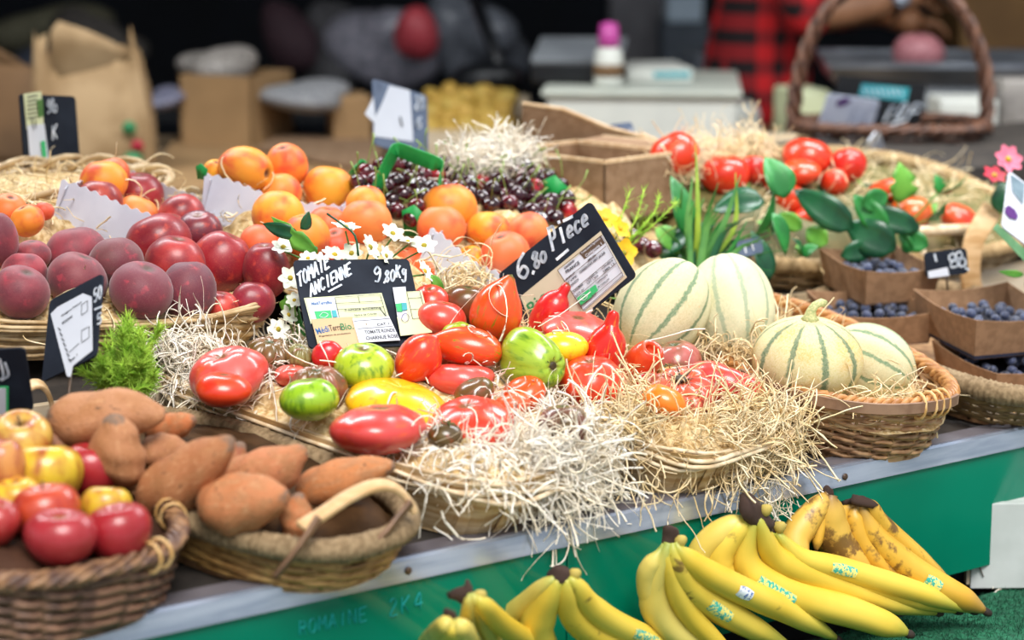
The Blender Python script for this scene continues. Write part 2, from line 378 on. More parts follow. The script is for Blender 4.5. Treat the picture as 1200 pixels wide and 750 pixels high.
def melon_mat(name, base, netc, stripe):
    t = NT(name); tc = t.n('TexCoord'); sx = t.n('SeparateXYZ'); t.l(tc.outputs['Object'], sx.inputs[0])
    ang = t.math('ARCTAN2', sx.outputs[1], sx.outputs[0])
    k = t.math('ABSOLUTE', t.math('SINE', t.math('MULTIPLY', ang, 5.)))            # zero in the ten grooves
    nz = t.noise(tc.outputs['Object'], 11, 5, .65)
    e = t.math('ADD', k, t.math('MULTIPLY', t.math('SUBTRACT', nz, .5), .9))
    r = t.math('SQRT', t.math('ADD', t.math('POWER', sx.outputs[0], 2.), t.math('POWER', sx.outputs[1], 2.)))
    f = t.math('MULTIPLY', t.ramp(e, .40, .16), t.ramp(r, .18, .42))
    n1 = t.noise(tc.outputs['Object'], 13, 5, .6); n2 = t.noise(tc.outputs['Object'], 23, 5, .6)
    net = t.math('MAXIMUM', t.ramp(t.math('ABSOLUTE', t.math('SUBTRACT', n1, .5)), .055, .0), t.ramp(t.math('ABSOLUTE', t.math('SUBTRACT', n2, .48)), .05, .0))
    c = t.mix(t.ramp(t.noise(tc.outputs['Object'], 1.5, 2), .4, .65), base, netc)
    c = t.mix(t.math('MULTIPLY', f, .9), c, stripe); c = t.mix(t.math('MULTIPLY', t.math('MULTIPLY', net, .6), t.math('SUBTRACT', 1., t.math('MULTIPLY', f, .6))), c, '#e6dcb8')
    t.l(c, t.b.inputs['Base Color']); t.set(Roughness=.7); t.bump(net, .35, .02); return t.m
SK['melon'] = melon_mat('melon_rind', '#cfcda2', '#cfc294', '#55805c')
SK['melongold'] = melon_mat('golden_melon_rind', '#d2c88e', '#d8b668', '#3f6b4c')
SK['melonpale'] = melon_mat('pale_melon_rind', '#d0d0ae', '#c8c8a0', '#94a88c')

class Fruit:                                                # a fruit waiting for its place
    pass
def F_(px, py, rx, ry, col, kind, sk, label, cat='tomato', group=None, off=0., ang=None, tow=0., p=None, name=None, **kw):
    f = Fruit(); f.__dict__.update(px=px, py=py, rx=rx, ry=ry, col=col, kind=kind, sk=sk, label=label, cat=cat, group=group, ang=ang, tow=tow, name=name, kw=kw)
    f.p = at_heap(px, py, off) if p is None else Vector(p); f.r = ray(px, py); return f
def settle(fs, rounds=60, slack=.9):
    """fruit in one heap must not sink into each other: the further one of a pair slips back"""
    for _ in range(rounds):
        moved = False
        for i, a in enumerate(fs):
            for b in fs[i+1:]:
                da, db = depth_of(a.p), depth_of(b.p)
                ua = (a.p-b.p); dx = abs(ua.dot(RT)); dz = abs(ua.z); dd = ua.dot(RT.cross(Vector((0, 0, 1))))
                sa = da/FPX
                ex = (a.rx+b.rx)*sa*slack; ez = (a.ry+b.ry)*sa*slack; ed = (a.ddep+b.ddep)*sa*slack
                q = (dx/ex)**2+(dz/ez)**2+(dd/ed)**2
                if q < .995:
                    need = math.sqrt(max(0, 1-(dx/ex)**2-(dz/ez)**2))*ed-abs(dd)
                    step = min(.012, need*.55+.0005)
                    far, near = (a, b) if (da > db or (da == db and a.py < b.py)) else (b, a)
                    far.p = CAM+far.r*(depth_of(far.p)+step); near.p = CAM+near.r*(depth_of(near.p)-step*.35); moved = True
        if not moved: break
def place(fs, do_settle=True):
    for f in fs:
        if f.ang is None and f.cat in ('apple', 'peach', 'nectarine', 'apricot') and f.ry < .9*f.rx:   # only the top of it shows
            d = .92*f.rx-f.ry; f.ry += d; f.p = f.p-Vector((0, 0, d*depth_of(f.p)/FPX))
        f.ddep = f.ry if (f.ang is not None) else f.rx
        if f.ang is not None:
            c = abs(math.cos(math.radians(f.ang))); s_ = abs(math.sin(math.radians(f.ang))); L, B = f.rx, f.ry
            f.rx, f.ry = math.hypot(L*c, B*s_), math.hypot(L*s_, B*c); f.LB = (L, B)
    if do_settle: settle(fs)
    out = []
    for f in fs:
        s = depth_of(f.p)/FPX; me = ML[f.kind] if isinstance(f.kind, str) else [f.kind]
        me = me[RNG.integers(len(me))]
        nm = f.name or f.cat.replace(' ', '_')
        o = bpy.data.objects.new(nm, me); COL.objects.link(o)
        if not me.materials: me.materials.append(SK[f.sk])
        o.material_slots[0].link = 'OBJECT'; o.material_slots[0].material = SK[f.sk]
        o.location = f.p; o.color = lin(f.col)
        if f.ang is None:
            az = RNG.uniform(0, 6.28); tl = f.kw.get('tilt', RNG.uniform(.05, .45)); az = f.kw.get('az', az)
            ax = Vector((math.sin(tl)*math.cos(az), math.sin(tl)*math.sin(az), math.cos(tl)))
            o.scale = (f.rx*s, f.rx*s, f.ry*s)
        else:
            a = math.radians(f.ang); L, B = f.LB
            flat = -RT.cross(Vector((0, 0, 1)))             # horizontally away from the viewer
            ax = (RT*math.cos(a)+Vector((0, 0, 1))*math.sin(a)+flat*f.tow).normalized()
            o.scale = (B*s, B*s, L*s*min(1.12, 1/max(.5, math.sqrt(1-(flat.dot(ax))**2))))
        q = ax.to_track_quat('Z', 'Y')@Quaternion((0, 0, 1), f.kw.get('spin', RNG.uniform(0, 6.28)))
        o.rotation_mode = 'QUATERNION'; o.rotation_quaternion = q
        tag(o, f.label, f.cat, f.group); f.o = o; out.append(o)
        for part in f.kw.get('parts', ()): PARTS[part](o)
    return out
_pm = {}
def part_mesh(key, fn):
    if key not in _pm: _pm[key] = fn()
    return _pm[key]
def calyx(o, z=.8, size=.55):
    def mk():
        m = MB()
        for k in range(6):
            a = k*1.05+.2*math.sin(k*3); pts = [(r*math.cos(a)*size, r*math.sin(a)*size, z+.06+h) for r, h in ((.05, .05), (.4, .06), (.75, .1), (1., -.02))]
            m.tube(pts, [.07, .09, .06, .01], 4, squash=.4)
        m.tube([(0, 0, z), (.02, 0, z+.2), (.08, .02, z+.34)], [.07, .05, .06], 5); return m.mesh('calyx')
    c = link('calyx', part_mesh('calyx', mk), M_('calyx_green', '#5c6a2c', '#4a4a20'), o); return c
def scar(o):
    def mk():
        m = MB()
        m.lathe([(.17, .82), (.15, .9), (.06, .9)], 9)
        for k in range(7):
            a = k*.93; L = .35+.2*((k*37) % 5)/5
            pts = [(r*math.cos(a+.2*r), r*math.sin(a+.2*r), .985-.06*r*r-.19*math.exp(-(r/.33)**2)) for r in np.linspace(.12, L, 5)]
            m.tube(pts, [.03, .022, .02, .015, .006], 4)
        return m.mesh('stem_scar')
    return link('stem_scar', part_mesh('scar', mk), M_('dry_scar', '#4c3f26', '#2e2616'), o)
def apple_stem(o):
    def mk(): return MB().tube([(0, 0, .55), (.01, 0, .8), (.05, .01, 1.02)], [.03, .028, .045], 6).mesh('stem')
    return link('stem', part_mesh('apple_stem', mk), M_('woody_stem', '#6a4a2c', '#4a3420'), o)
def cherry_stem(o):
    def mk(): return MB().tube([(0, 0, .75), (.15, .05, 1.6), (.5, .12, 2.7), (1.1, .2, 3.6)], [.07, .05, .05, .1], 5).mesh('stem')
    return link('stem', part_mesh('cherry_stem', mk), M_('green_stem', '#8aa04a', '#6f8a3a'), o)
def melon_stem(o):
    def mk():
        m = MB(); m.tube([(0, 0, .93), (.0, 0, 1.05), (.02, 0, 1.2), (.1, 0, 1.32), (.24, .0, 1.36), (.3, 0, 1.33)], [.2, .12, .09, .085, .1, .085], 9); return m.mesh('stem')
    return link('stem', part_mesh('melon_stem', mk), M_('melon_stem', '#c9c48a', '#9aa468'), o)
PARTS = dict(calyx=calyx, scar=scar, apple_stem=apple_stem, cherry_stem=cherry_stem, melon_stem=melon_stem)
def M_(name, a, b=None, **kw):
    if name not in M: M[name] = plain(name, a, b, 30, .6, **kw)
    return M[name]

# ---- heirloom tomatoes of the front crates (pixel centre, half sizes, colour)
TG1, TG2 = 'heirloom tomatoes in the long straw-filled crate', 'heirloom tomatoes in the second straw-filled crate'
T1 = [
 F_(266,442,46,30,'#e0605a','beef','tomato','wide pink-red beefsteak tomato in the rear corner of the long crate, furthest toward the peaches',spin=1),
 F_(262,456,32,20,'#d9401e','tomato','tomato','orange-red tomato half buried in straw in front of the wide pink beefsteak'),
 F_(314,414,27,19,'#7a5a3a','ribbed','brown','dark ribbed brown-green tomato with pale glossy stripes near the slate sign',off=.02),
 F_(352,419,15,16,'#8a8450','ribbed','brown','small ribbed greenish tomato squeezed between the dark ribbed one and the red pointed one',off=.02),
 F_(318,438,15,12,'#7a4034','tomato','brown','small brown tomato peeping out below the dark ribbed brown-green one'),
 F_(374,455,34,29,'#8f5a44','ribbed','brown','brown ribbed tomato directly behind the lower green zebra tomato',off=.01),
 F_(343,441,24,14,'#e8685c','beef','tomato','flat pink tomato showing behind the brown ribbed one'),
 F_(383,415,20,15,'#d2202a','plum','tomato','small bright red pointed tomato lying against the slate sign',ang=0,off=.02),
 F_(426,430,36,28,'#a9bf2a','tomato','greenzebra','large lime green zebra tomato right under the slate sign',off=.02),
 F_(362,468,34,26,'#8db522','tomato','greenzebra','green zebra tomato sitting on the crate rim straw, lower of the two green ones'),
 F_(466,474,61,26,'#f0b418','beef','flame','broad yellow-orange tomato marbled with red in the middle of the long crate',spin=2),
 F_(446,500,54,30,'#cc4440','beef','tomato','large pink-red tomato at the front rim below the yellow-orange one'),
 F_(490,423,31,24,'#dd3a20','plum','flame','red pointed tomato with its tip up beside the lime green zebra tomato',ang=52,off=.02),
 F_(549,408,41,23,'#df4a1c','plum','striped','long orange-red plum tomato streaked with green lying on its side',ang=172,off=.03),
 F_(546,357,27,26,'#6e3c24','tomato','brown','round dark brown-orange tomato at the back of the heap',off=.05),
 F_(584,366,34,28,'#de4f1c','plum','striped','upright orange pointed tomato with faint green streaks, standing tallest in the heap',ang=70,off=.05),
 F_(518,375,30,24,'#dd4a3c','tomato','tomato','pink-red tomato behind the plum tomato, beside the slate sign edge',off=.04),
 F_(504,352,22,18,'#d9402e','tomato','tomato','red tomato half hidden by the edge of the slate sign',off=.05),
 F_(534,389,18,12,'#9db82a','tomato','greenzebra','sliver of a green tomato behind the streaked plum tomato',off=.03),
 F_(623,420,37,34,'#9ab832','beef','greenzebra','big green tomato with a dark cracked stem scar facing outward',ang=-8,tow=-1.1,off=.025,parts=('scar',)),
 F_(658,408,31,21,'#f2cf1e','tomato','flame','shiny yellow tomato beside the big cracked green tomato',off=.03),
 F_(688,392,18,12,'#a3b52c','tomato','greenzebra','small olive green tomato between the yellow tomato and the red horned one',off=.03),
 F_(676,383,40,16,'#e2584e','beef','tomato','flat pink tomato at the foot of the melon price sign',off=.04),
 F_(592,395,28,16,'#e05a52','beef','tomato','pink tomato low between the plum tomato and the upright orange one',off=.02),
 F_(541,447,38,22,'#e2564e','beef','tomato','flat pink-red tomato in front of the streaked plum tomato'),
 F_(556,459,24,17,'#6a4a28','tomato','brown','small brown tomato in front of the flat pink-red one',off=.01),
 F_(612,462,29,20,'#e0521e','tomato','flame','orange-red striped tomato lying in straw below the cracked green tomato'),
 F_(598,476,24,15,'#df5a34','tomato','flame','small orange tomato tucked under the orange-red striped one'),
 F_(549,495,51,30,'#dd3a24','beef','tomato','large shiny red-orange tomato at the straw front of the long crate'),
 F_(522,510,21,17,'#4c3c20','tomato','brown','small dark olive-brown tomato with its green calyx on the front rim',parts=('calyx',),tilt=.25),
 F_(660,500,32,28,'#6b4038','tomato','brown','purple-brown tomato sinking in the white straw at the crate end'),
 F_(520,438,22,14,'#b02a22','tomato','tomato','dark red tomato in the gap under the streaked plum tomato'),
]
T2 = [
 F_(646,364,33,19,'#cf1820','ox','tomato','small bright red horned tomato leaning against the melon price sign',ang=58,off=.045),
 F_(709,408,40,25,'#cb2016','ox','flame','large red horned tomato with a finger-like tip pointing up',ang=76,off=.02),
 F_(690,445,38,27,'#df4020','beef','tomato','glossy orange-red tomato in front of the large horned one'),
 F_(752,427,25,21,'#d4481c','dimpled','tomato','orange-red barrel tomato with a round dimple in its end',ang=62,tow=-.5,off=.01),
 F_(794,422,30,22,'#b06058','beef','brown','dusky pink-brown tomato behind the ribbed brown one with a green stem',off=.01),
 F_(797,462,45,26,'#b86a54','ribbed','tomato','ribbed brown-pink tomato with its stem scar on top, set in straw',off=.0,tilt=.35,az=-2.2,parts=('scar',)),
 F_(852,455,44,28,'#c84440','beef','tomato','broad red-pink tomato nearest the melon basket',off=.005),
 F_(778,470,26,19,'#e87a1c','tomato','flame','small orange tomato marbled yellow in front of the ribbed brown-pink one'),
 F_(783,437,18,10,'#b8904a','tomato','brown','small yellow-brown tomato with green calyx between the pink-brown ones',parts=('calyx',),tilt=.2),
 F_(758,447,16,14,'#9c2018','tomato','tomato','dark red tomato in shade below the barrel tomato'),
]
TOM = T1+T2
place(TOM)
# ---- melons
ME = [
 F_(946,420,64,49,'#ffffff','melon','melongold','golden striped melon with a curled stem at the front of the wicker basket','melon','melons in the wicker basket',p=at_heap(946,420,.0),tilt=.12,az=-2.0,spin=.3,parts=('melon_stem',)),
 F_(1020,424,50,44,'#ffffff','melon','melon','netted melon lying on its side behind the golden striped one','melon','melons in the wicker basket',ang=155,tow=.3,spin=.4),
 F_(776,362,58,53,'#ffffff','melon','melon','green striped melon behind the yellow flower and price sign','melon','melons in the wicker basket',ang=50,tow=.5,off=.02,spin=.2),
 F_(857,362,59,52,'#ffffff','melon','melonpale','pale netted melon in front of the grassy plant','melon','melons in the wicker basket',ang=100,tow=.6,off=.02,spin=.9),
]
place(ME)
# ---- apples
AG = 'apples in the dark wicker basket'
AP = [
 F_(25,517,36,34,'#c8a24a','apple','apple','red apple with a green cheek topping the pile beside the small slate sign','apple',AG,off=.055,parts=('apple_stem',)),
 F_(54,556,42,32,'#d4b432','apple','apple','yellow apple in the middle of the apple pile, reddish at one side','apple',AG,off=.03),
 F_(105,550,33,33,'#a82a30','apple','apple','crimson apple nearest the sweet potatoes, high on the pile','apple',AG,off=.03),
 F_(2,548,26,36,'#c88a4a','apple','apple','red and green apple cut by the frame behind the yellow apple','apple',AG,off=.035),
 F_(20,582,28,24,'#e6bb34','apple','apple','yellow-orange apple wedged between the yellow apple and the red ones','apple',AG,off=.015),
 F_(55,600,40,36,'#bc4626','apple','apple','red-orange apple in the middle front of the pile','apple',AG,off=.012,parts=('apple_stem',)),
 F_(-4,612,27,30,'#a63430','apple','apple','red apple cut by the frame at the front of the pile','apple',AG,off=.01),
 F_(70,630,40,32,'#a02a32','apple','apple','dark pinkish-red apple lowest at the basket rim','apple',AG,off=.0),
 F_(124,594,29,26,'#d2b030','apple','apple','small yellow apple by the red apple at the rim end','apple',AG,off=.01),
 F_(138,622,37,32,'#9e222c','apple','apple','red apple at the basket end beside the rope-rimmed basket','apple',AG,off=.0),
 F_(104,634,24,26,'#c8963c','apple','apple','brownish yellow apple between the two red ones at the rim','apple',AG,off=-.01),
 F_(-14,575,28,30,'#c04030','apple','apple','red apple at the frame edge under the red and green one','apple',AG,off=.0),
]
place(AP)
# ---- peaches, nectarines, apricots
PG = 'dusky peaches in the front wicker basket'
PE = [
 F_(-4,281,26,34,'#8a2a34','peach','peach','dark red peach cut by the frame at the far end of the peach heap','peach',PG,off=.02),
 F_(38,299,21,19,'#93343a','peach','peach','small red peach with a yellow patch behind the front ones','peach',PG,off=.0),
 F_(28,320,26,26,'#a03440','peach','peach','red peach second from the frame edge with a pointed tip','peach',PG,off=.0),
 F_(25,342,33,27,'#84303c','peach','peach','large dusky peach at the basket rim by the frame edge','peach',PG,off=.0),
 F_(89,298,36,25,'#8e2f3c','peach','peach','peach with its pointed tip turned up in the middle row','peach',PG,off=.0),
 F_(90,329,36,29,'#7d3038','peach','peach','dusky peach behind the top corner of the slate price sign','peach',PG,off=.0),
 F_(136,307,32,23,'#6c3a3c','peach','peach','greyish brown-red peach in the middle of the heap','peach',PG,off=.005),
 F_(166,341,37,34,'#6d2636','peach','peach','big dark peach directly above the green fern','peach',PG,off=.0),
 F_(186,284,39,32,'#98222c','peach','nectarine','large shiny red peach against the white fruit tray','peach',PG,off=.025),
 F_(205,308,35,26,'#b03434','peach','nectarine','speckled light red peach in the second row','peach',PG,off=.01),
 F_(220,341,33,37,'#5c2234','peach','peach','darkest purple peach in front of the big red one','peach',PG,off=.0),
 F_(234,272,27,19,'#5e2638','peach','nectarine','purple peach behind the large shiny red one','peach',PG,off=.02),
 F_(259,308,34,38,'#9a1c28','peach','nectarine','big crimson peach standing tall at the heap end','peach',PG,off=.01),
 F_(312,316,28,33,'#8c1526','peach','nectarine','deep crimson peach beside the white flowers','peach',PG,off=.015),
 F_(260,360,20,16,'#d2483c','peach','nectarine','light red peach low at the wicker rim under the darkest one','peach',PG,off=-.01),
 F_(297,353,26,21,'#94223a','peach','nectarine','pinkish red peach low at the rim beside the white flowers','peach',PG,off=-.01),
 F_(8,300,20,20,'#7c2c34','peach','peach','peach glimpsed behind the red ones at the frame edge','peach',PG,off=-.01),
 F_(200,268,20,16,'#b84038','peach','nectarine','red peach showing in the gap behind the large shiny red one','peach',PG,off=.0),
]
place(PE)
NG = 'nectarines and apricots in the first white tray'
NE = [
 F_(121,213,28,24,'#f09a2c','apricot','apricot','big orange apricot topping the first white tray','apricot',NG,off=.02),
 F_(132,203,20,12,'#e0683a','apricot','apricot','reddish orange apricot behind the big orange one','apricot',NG,off=.03),
 F_(117,236,27,23,'#b84432','peach','nectarine','red nectarine with an orange foot at the wavy tray edge','nectarine',NG,off=.0),
 F_(163,229,29,23,'#a0222c','peach','nectarine','dark red nectarine in the middle of the first white tray','nectarine',NG,off=.01),
 F_(212,250,28,22,'#c0403c','peach','nectarine','pinkish red nectarine at the near end of the first white tray','nectarine',NG,off=.0),
 F_(86,228,14,12,'#f2a820','apricot','apricot','small yellow apricot peeping over the white tray corner','apricot',NG,off=.0),
 F_(160,253,26,14,'#e88a3a','apricot','apricot','orange apricot just showing above the wavy tray edge','apricot',NG,off=-.01),
 F_(32,259,20,14,'#ee8a2c','apricot','apricot','orange apricot in straw next to the white tray corner','apricot',None,off=.0),
 F_(10,247,22,14,'#ea7a34','apricot','apricot','pale orange apricot cut by the frame in the straw','apricot',None,off=.0),
 F_(52,247,12,10,'#d85a3a','apricot','apricot','small red-orange apricot behind the white tray corner','apricot',None,off=-.01),
]
for f in NE[:7]: f.p = CAM+f.r*(depth_of(f.p)+.065)
place(NE)
AG2, AG3, AG4 = 'apricots in the second white tray', 'apricots between the white tray and the flowers', 'apricots in the third white tray'
AR = [
 F_(286,197,32,26,'#f0992c','apricot','apricot','orange apricot with a dark red stem end on the second tray','apricot',AG2,off=.025,ang=-10,tow=-.4),
 F_(337,195,25,27,'#ef8a34','apricot','apricot','tall round apricot topping the second white tray','apricot',AG2,off=.025),
 F_(385,217,30,23,'#f2a22c','apricot','apricot','golden apricot with its crease turned up at the tray end','apricot',AG2,off=.01),
 F_(327,226,26,17,'#f0923a','apricot','apricot','apricot low behind the wavy edge of the second tray','apricot',AG2,off=.0),
 F_(251,202,14,16,'#f2aa24','apricot','apricot','yellow apricot at the green paper corner of the second tray','apricot',AG2,off=.01),
 F_(289,222,24,14,'#e8903a','apricot','apricot','hidden apricot under the dark-ended one','apricot',AG2,off=-.01),
 F_(326,252,31,19,'#f2a430','apricot','apricot','flat golden apricot below the wavy tray edge','apricot',AG3,off=.02),
 F_(358,278,29,28,'#ee8c2e','apricot','apricot','orange apricot behind the green leaf','apricot',AG3,off=.02),
 F_(305,280,24,17,'#e56a3c','apricot','apricot','red-cheeked apricot beside the crimson peach','apricot',AG3,off=.01),
 F_(384,264,24,18,'#e4703a','apricot','apricot','reddish apricot behind the one with the leaf','apricot',AG3,off=.01),
 F_(429,260,30,27,'#ec8440','apricot','apricot','large pink-orange apricot above the white flowers','apricot',AG3,off=.025),
 F_(428,240,24,14,'#f09a30','apricot','apricot','orange apricot peeking over the large pink-orange one','apricot',AG3,off=.025),
 F_(395,290,24,22,'#d6542c','apricot','apricot','shaded red-orange apricot behind the daisies','apricot',AG3,off=.0),
 F_(518,268,29,28,'#ec7a3a','apricot','apricot','pink-orange apricot at the near edge of the third tray','apricot',AG4,off=.02),
 F_(527,244,32,20,'#f0922c','apricot','apricot','large golden apricot behind the pink-orange one','apricot',AG4,off=.025),
 F_(572,270,27,23,'#f2a02c','apricot','apricot','golden yellow apricot in the middle of the third tray','apricot',AG4,off=.015),
 F_(592,296,29,25,'#ea7440','apricot','apricot','pink-orange apricot right behind the melon price sign','apricot',AG4,off=.015),
 F_(617,268,26,19,'#ee8448','apricot','apricot','peach-coloured apricot by the melon sign top edge','apricot',AG4,off=.015),
 F_(551,298,17,10,'#f0aa2c','apricot','apricot','small yellow apricot low in the third tray','apricot',AG4,off=.0),
 F_(506,318,24,22,'#e0642c','apricot','apricot','red-orange apricot low behind the slate tomato sign','apricot',AG4,off=-.02),
 F_(478,308,20,18,'#e0602c','apricot','apricot','red-orange apricot hidden behind the white flowers','apricot',AG4,off=-.02),
]
for f in AR: f.p = CAM+f.r*(depth_of(f.p)+(.03 if f.group == AG2 else .015 if f.group == AG4 else -.01))
place(AR)
# ---- tomatoes in the rear basket
BT = [
 F_(790,182,29,27,'#e03a18','tomato','tomato','large red tomato behind the torn cardboard box','tomato','red tomatoes on the rear straw',off=.03),
 F_(850,204,29,25,'#de3216','tomato','tomato','glossy red tomato in the middle of the rear row','tomato','red tomatoes on the rear straw',off=.02),
 F_(884,198,18,18,'#c8281c','tomato','tomato','darker red tomato touching the glossy one','tomato','red tomatoes on the rear straw',off=.02),
 F_(945,184,30,25,'#e23a1e','tomato','tomato','largest red tomato topping the rear heap below the basket handle','tomato','red tomatoes on the rear straw',off=.045),
 F_(993,194,22,21,'#d42a1e','tomato','tomato','crimson tomato next to the folded white paper','tomato','red tomatoes on the rear straw',off=.04),
 F_(938,201,24,15,'#e2481e','tomato','tomato','orange-red tomato under the largest one','tomato','red tomatoes on the rear straw',off=.03),
 F_(978,213,16,16,'#de3c1c','tomato','tomato','small red tomato below the crimson one','tomato','red tomatoes on the rear straw',off=.02),
 F_(925,232,18,20,'#de4a24','tomato','tomato','red tomato behind the broad dark leaf','tomato','red tomatoes on the rear straw',off=.0),
 F_(948,252,22,12,'#d8402a','tomato','tomato','red tomato low under the dark leaf','tomato','red tomatoes on the rear straw',off=-.01),
 F_(1068,248,24,19,'#e86a2c','tomato','tomato','orange tomato near the pale wooden handle bar','tomato','red tomatoes on the rear straw',off=.0),
 F_(1042,222,26,14,'#e2542a','tomato','tomato','orange-red tomato behind the lobed green leaf','tomato','red tomatoes on the rear straw',off=.01),
 F_(1124,256,22,17,'#e25a34','tomato','tomato','flat orange-red tomato beside the lavender card','tomato','red tomatoes on the rear straw',off=.0),
 F_(905,212,14,14,'#d83a20','tomato','tomato','small red tomato between the glossy leaves','tomato','red tomatoes on the rear straw',off=.01),
]
place(BT)
# ================================================================ BASKETS
def sup(t, n): 
    c, s = np.cos(t), np.sin(t); return np.sign(c)*np.abs(c)**(2/n), np.sign(s)*np.abs(s)**(2/n)
class Basket:
    def __init__(s, name, label, cx, cy, a, b, h, rot, shelf, slope, n=3., base=.82, lift=0., cat='basket', group=None, curve=0.):
        s.a, s.b, s.h, s.n, s.base, s.curve = a, b, h, n, base, curve
        s.root = empty(name); tag(s.root, label, cat, group)
        y = Vector((0, 1, slope)).normalized(); x = Vector((1, 0, 0)); z = x.cross(y)
        Rm = frame_matrix((0, 0, 0), x, y, z)@Matrix.Rotation(math.radians(rot), 4, 'Z')
        s.Mw = Matrix.Translation((cx, cy, shelf(cy)+lift+.002))@Rm
        s.root.matrix_world = s.Mw
    def ring(s, z, N, off=0., wav=None):
        t = np.linspace(0, 2*math.pi, N, endpoint=False); x, y = sup(t, s.n)
        k = s.base+(1-s.base)*(z/s.h)**.8
        L = np.hypot(x*s.a, y*s.b); o = off if wav is None else off+wav
        X = x*s.a*k; Y = y*s.b*k; r = np.hypot(X, Y)
        zz = z+s.curve*(z/s.h)*(np.abs(y)**3)
        return np.stack([X*(1+o/r), Y*(1+o/r), zz+0*X], 1)
    def base_plate(s, mat):
        P = s.ring(.004, 40)[:, :2]; MB().prism([tuple(p) for p in P], 0, .006).build('base', mat, s.root, False)
    def weave(s, mat, rows=9, rad=.0028, stakes=22, ns=None, z0=.006, z1=None, amp=.0028, kind='stuff'):
        N = stakes*6 if ns is None else ns; z1 = z1 or s.h-.004; m = MB()
        for r in range(rows):
            z = z0+(z1-z0)*(r+.5)/rows; t = np.linspace(0, 2*math.pi, N, endpoint=False)
            w = amp*np.sin(t*stakes/2+math.pi*r)+RNG.normal(0, .0004, N)
            P = s.ring(z, N, 0, w); P[:, 2] += .0012*np.sin(t*stakes/2*1.0+1.5+math.pi*r)+RNG.normal(0, .0003, N)
            m.tube(P, rad*RNG.uniform(.85, 1.15), 5, True, squash=.8)
        o = m.build('woven_side', mat, s.root); o['kind'] = kind
        m = MB(); B = [s.ring(z, stakes) for z in np.linspace(.004, s.h, 5)]
        for k in range(stakes): m.tube([b[k] for b in B], .0022, 5)
        o = m.build('stakes', mat, s.root); o['kind'] = kind
    def braid_rim(s, mat, rad=.004, strandsn=3, turns=26, wid=.006, name='braided_rim', dz=0.):
        N = turns*8; t = np.linspace(0, 2*math.pi, N, endpoint=False)
        for q in range(strandsn):
            ph = turns*t+2*math.pi*q/strandsn; P = s.ring(s.h, N, 0, wid*np.cos(ph)); P[:, 2] += wid*.7*np.sin(ph)+dz+RNG.normal(0, .0004, N)
            MB().tube(P, rad, 6, True).build('rim_cane', mat, s.root)
    def split_rim(s, mat, n=5, wid=.007):
        for q in range(n):
            N = 90; t = np.linspace(0, 2*math.pi, N, endpoint=False); a = RNG.uniform(0, 6)
            P = s.ring(s.h, N, RNG.uniform(-wid, wid)*.7, wid*.4*np.sin(3*t+a)); P[:, 2] += -.003*q+.0035*np.sin(4*t+a*2)+RNG.normal(0, .0003, N)
            MB().tube(P, RNG.uniform(.0028, .0042), 5, True, squash=.7).build('rim_cane', mat, s.root)
    def rope_rim(s, mat, R=.0125, wraps=150):
        N = wraps*3; P = s.ring(s.h, N); rr = R*(1+.07*np.cos(np.arange(N)*2*math.pi/3))*(1+.03*RNG.normal(size=N))
        o = MB().tube(P, rr, 8, True).build('rope_rim', mat, s.root); return o
    def slats(s, mat, bands=2, per=14):
        """thin wood chips bent around the side, overlapping"""
        for q in range(bands):
            z0 = s.h*q/bands; z1 = s.h*(q+1.12)/bands; N = per*4
            A = s.ring(z0+.001, N, .0015*(q % 2)); Bt = s.ring(min(z1, s.h*1.02), N, .0015*(q % 2)+.001)
            for k in range(per):
                idx = [(k*4+i) % N for i in range(5)]; off = .0015*(k % 2)
                V = []; 
                for i in idx:
                    for p in (A[i], Bt[i]):
                        d = p[:2]/np.linalg.norm(p[:2]); V += [(p[0]+d[0]*off, p[1]+d[1]*off, p[2]), (p[0]+d[0]*(off+.0014), p[1]+d[1]*(off+.0014), p[2])]
                F = []
                for j in range(4):
                    b = j*4; c = b+4
                    F += [(b+1, c+1, c+3, b+3), (c, b, b+2, c+2), (b+2, b+3, c+3, c+2), (b, c, c+1, b+1)]
                F += [(0, 1, 3, 2), (16, 18, 19, 17)]
                MB().add(V, F).build('slat', mat, s.root, False)
    def uprights(s, mat, n=10, w=.012):
        for k in range(n):
            t = 2*math.pi*(k+.5)/n; N = 360; i = int(k*N/n+N/n/2)
            pts = [s.ring(z, N, .004)[i] for z in np.linspace(.0, s.h*1.0, 5)]
            tan = s.ring(s.h, N)[(i+1) % N]-s.ring(s.h, N)[i-1]; tan /= np.linalg.norm(tan); V = []
            for p in pts:
                d = np.array([p[0], p[1], 0]); d /= np.linalg.norm(d)
                V += [p-tan*w/2, p+tan*w/2, p-tan*w/2+d*.0015, p+tan*w/2+d*.0015]
            F = []
            for j in range(4):
                b = j*4; c = b+4; F += [(b+2, b+3, c+3, c+2), (b, c, c+1, b+1), (b, b+2, c+2, c), (b+1, c+1, c+3, b+3)]
            MB().add(V, F).build('upright_slat', mat, s.root, False)
    def bindings(s, mat, angle_deg, n=4, spread=.1, R=.011):
        """a few turns of split cane lashed around the rim"""
        N = 720
        for k in range(n):
            t = math.radians(angle_deg)+spread*(k-(n-1)/2); i = int((t % (2*math.pi))/(2*math.pi)*N) % N
            P = s.ring(s.h, N); c = P[i]; d = np.array([c[0], c[1], 0]); d /= np.linalg.norm(d)
            pts = [c+d*R*math.cos(u)+np.array([0, 0, 1])*R*1.15*math.sin(u)-np.array([0, 0, .003]) for u in np.linspace(0, 2*math.pi, 12, endpoint=False)]
            MB().tube(pts, .0028, 5, True, squash=.5).build('cane_binding', mat, s.root)
